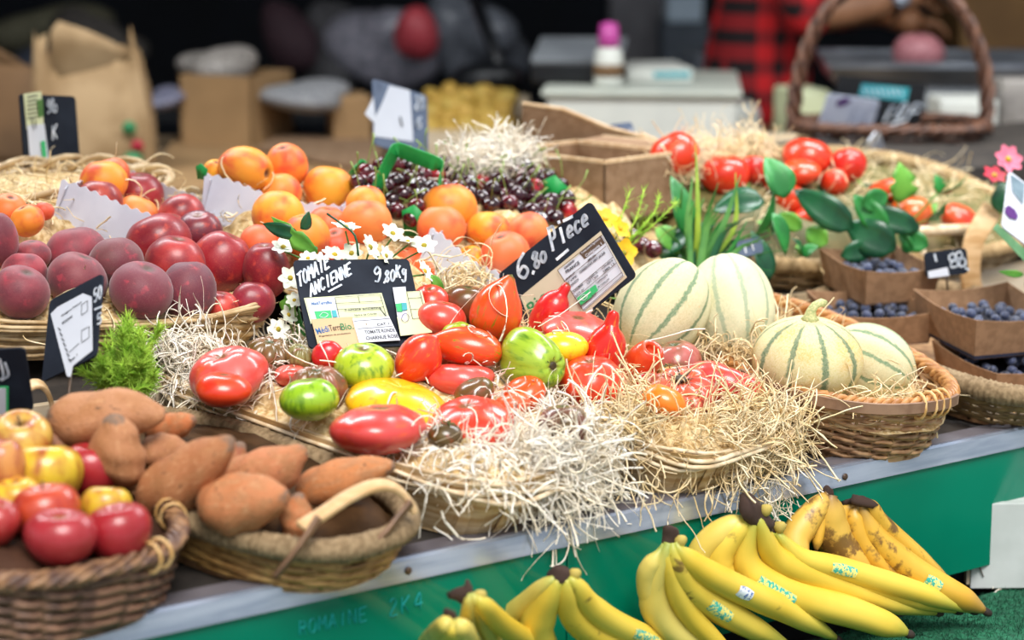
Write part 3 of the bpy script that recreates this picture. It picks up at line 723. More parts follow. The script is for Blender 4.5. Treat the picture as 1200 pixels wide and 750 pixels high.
    def inside(s, u, t, z):                                 # u 0..1 from the middle out, t angle -> world
        x, y = sup(np.asarray(t), s.n); k = s.base+(1-s.base)*(z/s.h)**.8
        return s.Mw@Vector((float(x)*s.a*k*u, float(y)*s.b*k*u, z))
def bed_height(fruits, p, default, pw=3):
    n = 0; d = 0
    for f in fruits:
        w = 1/((f.p.x-p.x)**2+(f.p.y-p.y)**2+1e-5)**(pw/2)
        s = depth_of(f.p)/FPX; n += w*(f.p.z-.86*f.ry*s); d += w
    return n/d if d else default
def bed(bk, fruits, mat, name='packed_straw', label=None, cat='straw', rim_drop=.004, jitter=.003, umax=.97, ramp0=.8, parent=None):
    nr, na = 16, 56; V = []; F = []
    for i in range(nr+1):
        u = umax*i/nr
        for j in range(na):
            t = 2*math.pi*j/na; p = bk.inside(max(u, .001), t, bk.h)
            rimz = p.z-rim_drop; floor_ = (bk.inside(max(u, .001), t, .006)).z
            z = bed_height(fruits, p, rimz) if fruits else rimz
            k = max(0, (u-ramp0)/(umax-ramp0)) if umax > ramp0 else 0
            z = max(floor_, z*(1-k)+min(z, rimz)*k)+RNG.normal(0, jitter)*(1-k*.5)
            V.append((p.x, p.y, z))
    for i in range(nr):
        for j in range(na): F.append((i*na+j, i*na+(j+1) % na, (i+1)*na+(j+1) % na, (i+1)*na+j))
    o = link(name, mesh_np(name, V, F), mat); tag(o, label, cat, None, 'stuff')
    return o, np.array(V)
def outside_fruit(P, fruits, k=1.0):
    ok = np.ones(len(P), bool)
    for f in fruits:
        s = depth_of(f.p)/FPX; q = (P-np.array(f.p))/np.array([f.rx*s*k, f.rx*s*k, f.ry*s*k]); ok &= (q**2).sum(1) > 1
    return ok
def straw(name, P0, D0, mat, label, length=(.04, .1), width=.0009, seg=9, curl=2.6, grav=.5, wander=1.4, seed=0, parent=None):
    n = len(P0); g = np.random.default_rng(seed)
    V, F = strands(np.asarray(P0), np.asarray(D0), g.uniform(*length, n), width*g.uniform(.6, 1.3, n), seg, curl, grav, wander, seed)
    o = link(name, mesh_np(name, V, F), mat)
    if parent is None: tag(o, label, 'straw', None, 'stuff')
    else: o.parent = parent; o['kind'] = 'stuff'
    return o
def straw_on_bed(bk, BV, fruits, n, umin=0., umax=1., up=.5, seed=0):
    g = np.random.default_rng(seed); P = []; D = []
    N = n*3; t = g.uniform(0, 2*math.pi, N); u = np.sqrt(g.uniform(umin**2, umax**2, N))
    idx = (np.clip((u/.97*16).astype(int), 0, 16)*56+(t/(2*math.pi)*56).astype(int) % 56)
    P = BV[idx]+g.normal(0, .006, (N, 3)); P[:, 2] += np.abs(g.normal(0, .003, N))
    D = g.normal(size=(N, 3)); D[:, 2] = np.abs(D[:, 2])*up
    ok = outside_fruit(P, fruits, .97); return P[ok][:n], D[ok][:n]
def mound(cpx, rx, ry, rz, n, seed, rot=0., up=.35):
    """points and directions of wood wool in a loose ellipsoidal clump"""
    g = np.random.default_rng(seed); q = g.normal(size=(n, 3)); q /= np.linalg.norm(q, axis=1, keepdims=True); q *= g.uniform(.35, 1, (n, 1))**.4
    c, s = math.cos(rot), math.sin(rot); X = q[:, 0]*rx; Y = q[:, 1]*ry
    P = np.stack([c*X-s*Y, s*X+c*Y, q[:, 2]*rz], 1)+np.array(cpx); d = g.normal(size=(n, 3)); d -= q*(d*q).sum(1, keepdims=True)*.8; d[:, 2] += up*g.normal(size=n); return P, d
def mound_core(name, c, rx, ry, rz, mat, parent, rot=0.):
    me = fruit_mesh('packed_clump', lump=.12, nu=24, nv=14, seed=5); o = link(name, me, mat, parent); o.location = c; o.scale = (rx, ry, rz); o.rotation_euler = (0, 0, rot); o['kind'] = 'stuff'; return o

# --- long tomato crate
B1 = Basket('wood_chip_crate', 'long pale wood chip crate of heirloom tomatoes with split willow rim', -.005, .245, .125, .25, .07, 16, sh, SH, n=5, base=.86, cat='crate')
B1.base_plate(M['chip']); B1.slats(M['chip'], 2, 18); B1.uprights(M['chip'], 12); B1.split_rim(M['chiplight'], 8, .009)
B2 = Basket('wood_chip_crate', 'second wood chip crate of tomatoes almost buried in wood wool, next to the melon basket', .285, .215, .118, .225, .06, 10, sh, SH, n=5, base=.86, cat='crate')
B2.base_plate(M['chip']); B2.slats(M['chip'], 2, 18); B2.uprights(M['chip'], 12); B2.split_rim(M['chiplight'], 6, .008)
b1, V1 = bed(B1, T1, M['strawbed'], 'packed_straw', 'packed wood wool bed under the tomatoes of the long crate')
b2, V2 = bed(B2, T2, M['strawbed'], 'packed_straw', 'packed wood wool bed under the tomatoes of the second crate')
P, D = straw_on_bed(B1, V1, T1, 1900, 0, .97, .3, 1); straw('loose_straw', P, D, M['strawwhite'], None, (.02, .055), seed=1, parent=b1)
P, D = straw_on_bed(B1, V1, T1, 150, .85, 1.03, .9, 11); straw('rim_straw', P, D, M['strawwhite'], None, (.03, .08), .0012, seed=11, grav=1.2, parent=b1)
P, D = straw_on_bed(B2, V2, T2, 1500, 0, 1, .3, 2); straw('loose_straw', P, D, M['straw'], None, (.02, .06), seed=2, parent=b2)
def over_fruit(fruits, n, seed, parent):
    g = np.random.default_rng(seed); P = []; D = []
    for _ in range(n):
        f = fruits[g.integers(len(fruits))]; sc = depth_of(f.p)/FPX; a = g.uniform(0, 6.28); k = g.uniform(.2, 1.0)
        P.append((f.p.x+math.cos(a)*f.rx*sc*k, f.p.y+math.sin(a)*f.rx*sc*k, f.p.z+f.ry*sc*(math.sqrt(max(0, 1-k*k))+.06)+.003)); D.append((g.normal(), g.normal(), g.normal(.1, .25)))
    straw('stray_straw', np.array(P), np.array(D), M['strawwhite'], None, (.04, .09), .001, 12, 4.5, .9, .5, seed, parent)
over_fruit(T1, 34, 61, b1); over_fruit(T2, 9, 62, b2)
# clumps spilling over the crate ends (centre pixel, depth)
def clump(label, px, py, y, rx, ry, rz, n, mat, seed, rot=0., core=True, length=(.045, .10), width=.001, **kw):
    kw.setdefault('curl', 8.); kw.setdefault('grav', .5); kw.setdefault('seg', 14); kw.setdefault('wander', .9); c = at_y(px, py, y); P, D = mound(c, rx, ry, rz, n, seed, rot)
    ok = outside_fruit(P, TOM, .93); o = straw('wood_wool_clump', P[ok], D[ok], mat, label, length, width, seed=seed, **kw)
    if core: mound_core('clump_core', c, rx*.72, ry*.72, rz*.66, M['strawbed'], None, rot).parent = o
    return o
clump('white wood wool clump spilling over the end of the long tomato crate', 648, 542, .03, .064, .036, .028, 2000, M['strawwhite'], 21, .1)
clump('golden wood wool heap hanging over the end of the second tomato crate', 868, 512, .03, .080, .036, .030, 2600, M['straw'], 22, .05)
clump('wood wool strewn below the red-pink tomatoes of the second crate', 745, 492, .07, .07, .03, .008, 700, M['straw'], 23, .2)
clump('tangle of wood wool at the rear corner of the long crate beside the fern', 222, 412, .42, .032, .022, .015, 300, M['strawwhite'], 24, .1, width=.001)
clump('wood wool bundle between the melon price sign and the melons', 778, 402, .27, .07, .05, .014, 800, M['straw'], 25, .3)
clump('wood wool around the foot of the pale netted melon', 872, 408, .20, .05, .05, .014, 500, M['straw'], 26, .3)
clump('wood wool tuft in front of the third apricot tray', 545, 328, .40, .045, .02, .012, 110, M['straw'], 27, .3, core=False)
# single curls hanging down over the steel edge
def hang(label, pts, n, length, seed, mat='straw', spread=.012, width=.0009):
    g = np.random.default_rng(seed); P = []; D = []
    for (px, py) in pts:
        c = at_y(px, py, -.012)
        for _ in range(n): P.append(np.array(c)+g.normal(0, spread, 3)*np.array([1, .25, .6])); D.append((g.normal(0, .6), g.normal(-.1, .15), -1))
    return straw('straw_strands', np.array(P), np.array(D), M[mat], label, length, width, seed=seed, curl=2.5, grav=.9)
hang('pale straw strands hanging over the steel edge above the long banana bunch', [(880, 555), (895, 570), (912, 565), (922, 590)], 14, (.025, .06), 31, 'strawwhite')
hang('straw strands drooping from the white wood wool clump', [(610, 585), (640, 592), (680, 585), (700, 575)], 6, (.02, .045), 32, 'strawwhite')
hang('thin straw strands dangling above the middle banana bunch', [(655, 618), (662, 628)], 2, (.05, .07), 33, 'strawwhite', .006)
hang('straw strands over the steel edge between the two wood wool heaps', [(760, 560), (800, 565), (840, 560)], 9, (.03, .07), 34, 'straw', .02)
g = np.random.default_rng(35); P = []; D = []
for _ in range(95):
    t = math.radians(g.uniform(135, 262)); q = B1.inside(1.0, t, B1.h); o_ = (q-B1.inside(.5, t, B1.h)).normalized()
    P.append(np.array(q)+g.normal(0, .004, 3)); D.append(np.array(o_)*g.uniform(-.3, 1)+np.array([0, 0, g.uniform(-.4, .7)])+g.normal(0, .3, 3))
straw('straw_strands', np.array(P), np.array(D), M['strawwhite'], 'pale straw strands sticking out over the split willow rim of the long crate', (.03, .075), .0011, seed=35, curl=3, grav=1.3)
hang('two long straw strands looping down the near end of the long crate', [(515, 560), (522, 590)], 2, (.06, .09), 36, 'strawwhite', .008, .0012)
# --- melon basket
B3 = Basket('wicker_basket', 'brown wicker melon basket with honey braided rim and cane lashings', .583, .2, .124, .235, .074, -9, sh, SH, n=2.4, base=.88, curve=.006)
B3.base_plate(M['wicker']); B3.weave(M['wicker'], 13, .0034, 34, amp=.0022); B3.braid_rim(M['wickerlight'], .0042, 4, 20, .0075)
B3.bindings(M['binding'], -82, 4, .085, .013); B3.bindings(M['binding'], 150, 3, .06, .013); B3.bindings(M['binding'], 62, 5, .07, .015)
t = np.linspace(math.radians(-168), math.radians(-66), 24); P = []
for tt in t:
    x, y = sup(tt, B3.n); P.append((float(x)*(B3.a+.009), float(y)*(B3.b+.009), B3.h+B3.curve*abs(float(y))**3+.0005))
V = []
for p in P: 
    d = Vector((p[0], p[1], 0)).normalized(); V += [(p[0], p[1], p[2]-.007), (p[0]+d.x*.004, p[1]+d.y*.004, p[2]-.007), (p[0]+d.x*.004, p[1]+d.y*.004, p[2]+.005), (p[0], p[1], p[2]+.005)]
F = [(i*4+a, i*4+(a+1) % 4, i*4+4+(a+1) % 4, i*4+4+a) for i in range(len(P)-1) for a in range(4)]+[(3, 2, 1, 0), tuple(len(V)-4+i for i in range(4))]
MB().add(V, F).build('rim_slat', plain('flat_brown_slat', '#94745c', '#7c5c46', 40, .6, .2), B3.root, False)
b3, V3 = bed(B3, ME, M['strawbed'], 'packed_straw', 'wood wool bed under the melons in the wicker basket', rim_drop=.03)
P, D = straw_on_bed(B3, V3, ME, 700, 0, .88, .6, 3); straw('loose_straw', P, D, M['straw'], None, (.03, .07), seed=3, parent=b3)
# --- apples
M['rimcane'] = plain('mixed_cane', '#9a7350', '#5a4036', 60, .45, .2, island=.7)
B4 = Basket('dark_wicker_basket', 'dark wicker apple basket at the near corner of the stall', -.485, .115, .128, .145, .072, 6, sh, SH, n=2.6, base=.88)
B4.base_plate(M['wickerdark']); B4.weave(plain('reddish_wicker', '#8e6850', '#5c4032', 60, .45, .2, island=.6), 11, .0040, 26, amp=.003); B4.braid_rim(M['rimcane'], .0032, 5, 12, .008); B4.bindings(M['binding'], -70, 2, .12, .012); B4.bindings(M['binding'], -20, 2, .1, .012)
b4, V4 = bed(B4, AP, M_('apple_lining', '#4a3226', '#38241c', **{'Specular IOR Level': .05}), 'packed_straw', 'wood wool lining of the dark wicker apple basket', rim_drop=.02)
# --- sweet potatoes
B5 = Basket('rope_rim_basket', 'low oval basket of sweet potatoes with a thick seagrass rope rim', -.24, .16, .108, .21, .052, 13, sh, SH, n=2.6, base=.88)
B5.base_plate(M['wicker']); B5.weave(plain('tan_cane', '#b08a50', '#8a6434', 60, .5, .2, island=.4), 8, .0042, 26, amp=.0008); B5.rope_rim(M['rope'], .0125)
# --- blueberries
B6 = Basket('rope_rim_basket', 'seagrass rope rimmed basket holding the blueberry punnets', .885, .18, .165, .235, .055, -8, sh, SH, n=3, base=.82)
B6.base_plate(M['wicker']); B6.weave(plain('dull_cane', '#8e7444', '#6b5430', 60, .6, .2, island=.4), 8, .0042, 30, amp=.0008); B6.rope_rim(M['rope'], .014)
# --- peaches (upper shelf)
B7 = Basket('peach_basket', 'pale split-willow peach basket behind the sweet potatoes', -.20, .585, .225, .115, .05, -14, sh2, SH2B, n=3.2, base=.9, lift=.025)
B7.base_plate(M['wickerpale']); B7.weave(M['wickerpale'], 8, .0040, 26); B7.split_rim(M['wickerpale'], 5, .009)
b7, V7 = bed(B7, PE, M['strawbed'], 'packed_straw', 'wood wool lining of the peach basket', rim_drop=.01)
P, D = straw_on_bed(B7, V7, PE, 260, .6, 1.02, .6, 7); straw('loose_straw', P, D, M['straw'], None, (.02, .06), seed=7, parent=b7)
def wpoly(name, pts, r, mat, parent, k=6, squash=1.): return MB().tube(pts, r, k, False, squash).build(name, mat, parent)
def local(root, p): return root.matrix_world.inverted()@Vector(p)
def strap(name, pts, width, thick, mat, parent, wdir):
    """a bent flat bar through world points"""
    P = [Vector(p) for p in pts]; w = Vector(wdir).normalized(); V = []; I = parent.matrix_world.inverted() if parent else Matrix()
    for i, p in enumerate(P):
        t = (P[min(i+1, len(P)-1)]-P[max(i-1, 0)]).normalized(); u = (w-t*w.dot(t)).normalized(); n = t.cross(u)
        V += [tuple(I@(p+u*width/2+n*thick/2)), tuple(I@(p-u*width/2+n*thick/2)), tuple(I@(p-u*width/2-n*thick/2)), tuple(I@(p+u*width/2-n*thick/2))]
    F = [(i*4+a, i*4+(a+1) % 4, i*4+4+(a+1) % 4, i*4+4+a) for i in range(len(P)-1) for a in range(4)]+[(3, 2, 1, 0), tuple(len(V)-4+i for i in range(4))]
    o = MB().add(V, F).build(name, mat, parent, True); return bevel(o, thick*.3, 2)
def smooth_path(pts, n=20):
    P = np.array([tuple(p) for p in pts], float); m = len(P)
    Q = np.vstack([2*P[0]-P[1], P, 2*P[-1]-P[-2]]); out = []
    for s in np.linspace(0, m-1, n):
        i = min(int(s), m-2); t = s-i; a, b, c, d = Q[i], Q[i+1], Q[i+2], Q[i+3]
        out.append(.5*((2*b)+(-a+c)*t+(2*a-5*b+4*c-d)*t*t+(-a+3*b-3*c+d)*t**3))
    return np.array(out)
bpy.context.view_layer.update()
M['handlewood'] = plain('bent_wood_handle', '#dcb98a', '#c39a66', 30, .5, .2, stretch=(1, 1, 4))
M['darkcane'] = plain('dark_cane', '#7a5a40', '#5c422e', 40, .5, .2)
r5 = B5.root
strap('handle', smooth_path([at_y(px, py, -.048) for px, py in ((352, 618), (378, 602), (410, 581), (440, 569), (462, 571), (478, 586), (484, 600))], 22), .016, .007, M['handlewood'], r5, (.2, 1, .3))
for a, b in (((374, 606), (322, 676)), ((482, 588), (420, 656))):
    strap('handle_strut', [at_y(*a, -.056), at_y((a[0]+b[0])/2+3, (a[1]+b[1])/2, -.06), at_y(*b, -.050)], .009, .005, M['darkcane'], r5, (1, .2, .4))
strap('handle', smooth_path([at_y(px, py, .385) for px, py in ((24, 487), (30, 458), (45, 450), (57, 462), (66, 497))], 14), .02, .005, M['handlewood'], r5, (.3, 1, .2))
# ---- sweet potatoes
def sweet_mesh(seed, bend=.0, slim=1.):
    g = np.random.default_rng(seed)
    pr = [(0, 1.0), (.17, .985), (.32, .92), (.5, .76), (.76, .48), (.94, .12), (1., -.2), (.94, -.5), (.76, -.76), (.5, -.92), (.22, -.985), (0, -1.)]
    me = fruit_mesh('sweet_potato', top=(0, 1), lump=.05, prof=pr, nu=26, nv=32, seed=seed)
    V = np.empty(len(me.vertices)*3, np.float32); me.vertices.foreach_get('co', V); V = V.reshape(-1, 3)
    V[:, 0] += bend*V[:, 2]**2+.05*np.sin(5*V[:, 2]+seed)
    f = 1+.05*np.sin(9*V[:, 2]+3*np.arctan2(V[:, 1], V[:, 0])+seed); V[:, 0] *= f; V[:, 1] *= f
    me.vertices.foreach_set('co', V.ravel()); me.update(); return me
SG = 'sweet potatoes in the rope-rimmed basket'
SWP = []
for i, (px, py, L, B, ang, tow, col, off, lab) in enumerate([
 (132, 488, 74, 31, 6, -.1, '#b5805a', .03, 'large grey-scarred sweet potato lying across the back of the basket'),
 (137, 529, 44, 31, 98, -.3, '#b27a52', .01, 'egg-shaped sweet potato standing upright with dark pits'),
 (203, 501, 30, 17, 24, -.2, '#c0703f', .005, 'small orange sweet potato with its pointed tip beside the crate'),
 (195, 528, 30, 20, 8, .2, '#a8704a', -.005, 'small pitted sweet potato behind the long pointed one'),
 (222, 556, 74, 33, 40, -.3, '#a5683f', .01, 'long brown sweet potato tapering to a grey tip'),
 (270, 547, 28, 22, 70, .2, '#95583c', -.01, 'darker sweet potato in the gap behind the tapering one'),
 (314, 553, 56, 33, 30, -.2, '#b9754c', .0, 'broad sweet potato resting behind the front one'),
 (288, 592, 56, 37, 14, -.3, '#b87448', -.005, 'plump sweet potato at the rope rim in front'),
 (402, 563, 64, 27, 20, -.1, '#bd7642', -.005, 'orange sweet potato poking out past the wooden handle'),
 (350, 607, 26, 21, 100, .1, '#b06a3c', -.02, 'small sweet potato under the wooden handle end'),
 (64, 516, 22, 24, 60, .2, '#8a6048', .0, 'dull sweet potato shaded behind the crimson apple')]):
    SWP.append(F_(px, py, L, B, col, sweet_mesh(i+3, RNG.uniform(-.15, .15)), 'sweetpotato', lab, 'sweet potato', SG, off=off, ang=ang, tow=tow))
place(SWP)
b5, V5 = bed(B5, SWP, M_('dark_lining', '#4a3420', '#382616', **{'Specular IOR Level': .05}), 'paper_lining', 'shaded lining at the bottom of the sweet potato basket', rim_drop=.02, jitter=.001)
# ================================================================ WHITE TRAYS, CHERRIES, BERRIES
def tray(label, far, near, width, d_far, d_near, hf, hn, wave=.0016):
    A = at_depth(*far, d_far); Bn = at_depth(*near, d_near); A.z -= hf; Bn.z -= hn; ax = (Bn-A); L = ax.length; ax.normalize()
    side = Vector((0, 0, 1)).cross(ax).normalized(); up = ax.cross(side)
    root = empty('fruit_tray'); root.matrix_world = frame_matrix(A, ax, side, up); tag(root, label, 'tray')
    def wall(name, p0, d, length, prof, n=130):
        V = []; nrm = Vector((-d[1], d[0], 0))
        for i in range(n+1):
            s = i/n; h = prof(s)+wave*math.sin(s*length/.0135*2*math.pi); q = Vector(p0)+Vector(d)*length*s; fl = .18*h
            V += [tuple(q), tuple(q+nrm*fl+Vector((0, 0, h))), tuple(q+nrm*(fl-.0014)+Vector((0, 0, h))), tuple(q-nrm*.0014)]
        F = [(i*4+a, i*4+(a+1) % 4, i*4+4+(a+1) % 4, i*4+4+a) for i in range(n) for a in range(4)]+[(3, 2, 1, 0), tuple(n*4+a for a in range(4))]
        MB().add(V, F).build(name, M['whitecard'], root, False)
    sm = lambda s: s*s*(3-2*s)
    pl = lambda s: hf+(hn-hf)*sm(min(1, s*1.5))
    wall('tray_side', (0, 0, 0), (1, 0, 0), L, pl)
    wall('tray_side', (L, width, 0), (-1, 0, 0), L, lambda s: pl(1-s))
    wall('tray_end', (0, width, 0), (0, -1, 0), width, lambda s: hf*.9)
    wall('tray_end', (L, 0, 0), (0, 1, 0), width, lambda s: hn)
    MB().box((0, 0, -.0012), (L, width, 0)).build('tray_base', M['whitecard'], root, False); return root
tray('white wavy-edged card tray of nectarines next to the pale wicker', (57, 211), (222, 264), .20, 2.675, 2.665, .06, .045)
tray('white wavy-edged card tray heaped with apricots, tall at its green paper corner', (234, 205), (404, 242), .14, 2.765, 2.755, .062, .035)
tray('white wavy-edged card tray behind the melon price sign', (489, 266), (590, 324), .14, 2.735, 2.70, .05, .03)
# straw and paper the upper fruit rests on
class Flat:                                                 # an oblong area of the upper shelf with its own bed
    def __init__(s, cx, cy, a, b, rot, h0): s.c = (cx, cy); s.a, s.b, s.r, s.h, s.h0 = a, b, math.radians(rot), .1, h0
    def inside(s, u, t, z):
        x, y = sup(np.asarray(t), 4); x = float(x)*s.a*u; y = float(y)*s.b*u; X = s.c[0]+math.cos(s.r)*x-math.sin(s.r)*y; Y = s.c[1]+math.sin(s.r)*x+math.cos(s.r)*y
        base = sh3(Y) if Y > .7 else sh2(Y)
        return Vector((X, Y, base if z < .05 else max(base+.004, heap(Y)-.05)))
fl = Flat(-.13, .76, .27, .07, 8, 0); bn, Vn = bed(fl, NE, M['strawbed'], 'packed_straw', 'wood wool under the nectarine tray', rim_drop=.0)
fa = Flat(.23, .60, .19, .17, 12, 0); ba, Va = bed(fa, AR, M['strawbed'], 'packed_straw', 'wood wool under the apricots')
P, D = straw_on_bed(fl, Vn, NE, 250, .2, 1, .5, 41); straw('loose_straw', P, D, M['straw'], None, (.03, .07), seed=41, parent=bn)
P, D = straw_on_bed(fa, Va, AR, 250, .5, 1, .5, 42); straw('loose_straw', P, D, M['straw'], None, (.03, .06), seed=42, parent=ba)
# cherries
CG = 'cherries in the heap behind the apricots'
poly = [(412, 205), (445, 192), (520, 190), (600, 190), (655, 212), (672, 248), (640, 262), (600, 250), (560, 236), (500, 232), (480, 262), (455, 250), (425, 232)]
def inpoly(x, y, P):
    c = False
    for (x0, y0), (x1, y1) in zip(P, P[1:]+P[:1]):
        if (y0 > y) != (y1 > y) and x < (x1-x0)*(y-y0)/(y1-y0)+x0: c = not c
    return c
CH = []
ML_pts = []
for _ in range(6000):
    x, y = RNG.uniform(405, 680), RNG.uniform(185, 268)
    if inpoly(x, y, poly) and all((x-a)**2+((y-b)*1.15)**2 > 13**2 for a, b in ML_pts): ML_pts.append((x, y))
ccol = ['#36081a', '#400a1a', '#560e1e', '#660f20', '#300612', '#2a0510']
for i, (x, y) in enumerate(ML_pts):
    CH.append(F_(x, y, 11.8, 11.3, ccol[RNG.integers(6)] if i % 17 else '#b81c28', 'cherry', 'cherry', 'dark glossy cherry with green stalk in the heap behind the apricots', 'cherry', CG, off=.01+RNG.uniform(0, .012), tilt=RNG.uniform(.2, 1.2), parts=('cherry_stem',)))
for x, y in ((728, 292), (741, 278), (752, 288), (765, 292)):
    CH.append(F_(x, y, 11.5, 11, '#5c1424', 'cherry', 'cherry', 'dark cherry beside the yellow flowers and melon sign', 'cherry', 'cherries by the yellow flowers', off=-.01, tilt=.6, parts=('cherry_stem',)))
place(CH)
fc = Flat(.47, .63, .15, .15, 12, 0); bc, Vc = bed(fc, CH, M['strawbed'], 'packed_straw', 'straw bed under the cherries', umax=1.0)
fb = Flat(.62, .60, .14, .12, 12, 0); bb_, Vb = bed(fb, CH[-4:], M['strawbed'], 'packed_straw', 'straw by the torn cardboard boxes', umax=1.0)
def at_surface_clump(label, px, py, off, r, n, seed, mat='straw', length=(.03, .07), **kw):
    c = at_heap(px, py, off); P, D = mound(c, *r, n, seed, kw.pop('rot', .2)); return straw('loose_straw', P, D, M[mat], label, length, kw.pop('width', .0009), seed=seed, **kw)
at_surface_clump('pale shredded straw behind the cherries', 580, 184, .02, (.085, .03, .02), 560, 51, 'strawwhite')
at_surface_clump('pale straw in front of the rear tomatoes', 840, 178, .02, (.14, .05, .02), 500, 52, 'straw')
# blueberry punnets
def punnet(label, c, w, d, h, rot, flare=.14, name='blueberry_punnet'):
    root = empty(name, c, (math.radians(6), 0, math.radians(rot))); tag(root, label, 'punnet', 'kraft blueberry punnets')
    b = [(-w/2, -d/2), (w/2, -d/2), (w/2, d/2), (-w/2, d/2)]; k = 1+flare; T = .0014
    for i in range(4):
        p, q = b[i], b[(i+1) % 4]; dip = h*.12
        n = Vector((q[1]-p[1], -(q[0]-p[0]), 0)).normalized(); V = []
        for j in range(7):
            s = j/6; x = p[0]+(q[0]-p[0])*s; y = p[1]+(q[1]-p[1])*s; hh = h-dip*math.sin(math.pi*s)
            for (z, kk) in ((0, 1), (hh, k)):
                V += [(x*kk, y*kk, z), (x*kk-n.x*T, y*kk-n.y*T, z)]
        F = []
        for j in range(6):
            a = j*4; e = a+4; F += [(a, e, e+2, a+2), (a+1, a+3, e+3, e+1), (a+2, e+2, e+3, a+3), (a, a+1, e+1, e)]
        F += [(0, 2, 3, 1), (24, 25, 27, 26)]
        MB().add(V, F).build('card_side', M['kraft'], root, False)
    MB().box((-w/2, -d/2, 0), (w/2, d/2, .0015)).build('card_base', M['kraft'], root, False)
    return root
def berries(root, w, d, z, n, label, group, heapx=0., seed=0):
    bpy.context.view_layer.update(); g = np.random.default_rng(seed); pts = []
    for _ in range(8000):
        x, y = g.uniform(-w/2+.008, w/2-.008), g.uniform(-d/2+.008, d/2-.008)
        if all((x-a)**2+(y-b)**2 > .0138**2 for a, b in pts): pts.append((x, y))
        if len(pts) >= n: break
    for x, y in pts:
        r = g.uniform(.0062, .0074); o = bpy.data.objects.new('blueberry', ML['berry'][g.integers(2)]); COL.objects.link(o)
        if not o.data.materials: o.data.materials.append(SK['berry'])
        q = 1-((x-heapx)/(w/2))**2*.6-(y/(d/2))**2*.5
        o.location = root.matrix_world@Vector((x, y, z+max(0, q)*.012+g.uniform(-.002, .003))); o.scale = (r, r, r*.9)
        o.rotation_euler = (g.normal(0, .7), g.normal(0, .7), g.uniform(0, 6)); o.color = lin(['#1c2338', '#232b46', '#181d30', '#2c3656'][g.integers(4)])
        tag(o, label, 'blueberry', group)
    MB().box((-w/2+.003, -d/2+.003, .001), (w/2-.003, d/2-.003, z-.003)).build('berry_fill', M_('dark_berries', '#20263c', '#161a2a'), root, False)
PN = [((1028, 342), 3.02, .104, .11, .05, -14, 'kraft punnet of blueberries behind the others, furthest back', 30),
      ((1019, 391), 2.95, .118, .11, .046, -20, 'kraft punnet of blueberries right beside the melon basket rim', 26),
      ((1158, 400), 2.90, .130, .13, .056, -14, 'kraft punnet of blueberries set on top of the lower ones', 34),
      ((1182, 452), 2.86, .13, .13, .046, -14, 'lowest kraft punnet of blueberries at the rope rim', 36)]
for i, (pp, off, w, d, h, rot, lab, n) in enumerate(PN):
    c = at_depth(*pp, off); r = punnet(lab, c, w, d, h, rot)
    berries(r, w*1.06, d*1.06, h*.42, n, 'dusty blue blueberry in the '+lab.replace('of blueberries ', ''), 'blueberries in the '+lab.replace('of blueberries ', ''), seed=60+i)


# rear tomato basket
B8 = Basket('shallow_wicker_tray', 'wide shallow pale wicker tray of red tomatoes at the back of the stall', 1.03, .63, .34, .22, .05, -4, lambda y: .985+.25*(y-.63), .25, n=3, base=.9)
B8.base_plate(M['wickerpale']); B8.weave(M['wickerpale'], 6, .0032, 36); B8.rope_rim(plain('pale_rope', '#b3966a', '#94784e', 120, .8, .4, island=.4), .012, 120)
b8, V8 = bed(B8, BT, M_('dry_leaf_bed', '#7a6a40', '#5a5a2c'), 'packed_straw', 'straw bed under the rear red tomatoes', rim_drop=.006)
P, D = straw_on_bed(B8, V8, BT, 420, 0, 1., .5, 8); straw('loose_straw', P, D, M['straw'], None, (.03, .08), seed=8, parent=b8)
# wooden handle and rail of the blueberry side
hb = empty('wooden_basket_handle', at_heap(1140, 280)); tag(hb, 'bent wooden basket handle with pale rail beside the lavender card', 'handle'); bpy.context.view_layer.update()
strap('bent_handle', smooth_path([at_y(px, py, .33) for px, py in ((1164, 243), (1152, 262), (1142, 280), (1138, 300), (1137, 322), (1140, 345))], 16), .03, .008, M['handlewood'], hb, (1, -.3, .5))
MB().tube([local(hb, at_y(px, py, .40)) for px, py in ((1068, 272), (1100, 270), (1142, 268))], [.0075, .0082, .0075], 12).build('rail', M['chiplight'], hb)
MB().tube([local(hb, at_y(px, py, .40)) for px, py in ((1074, 272), (1090, 330))], .006, 8).build('rail_post', M['chiplight'], hb)
MB().tube([local(hb, at_y(px, py, .40)) for px, py in ((1138, 268), (1142, 330))], .006, 8).build('rail_post', M['chiplight'], hb)
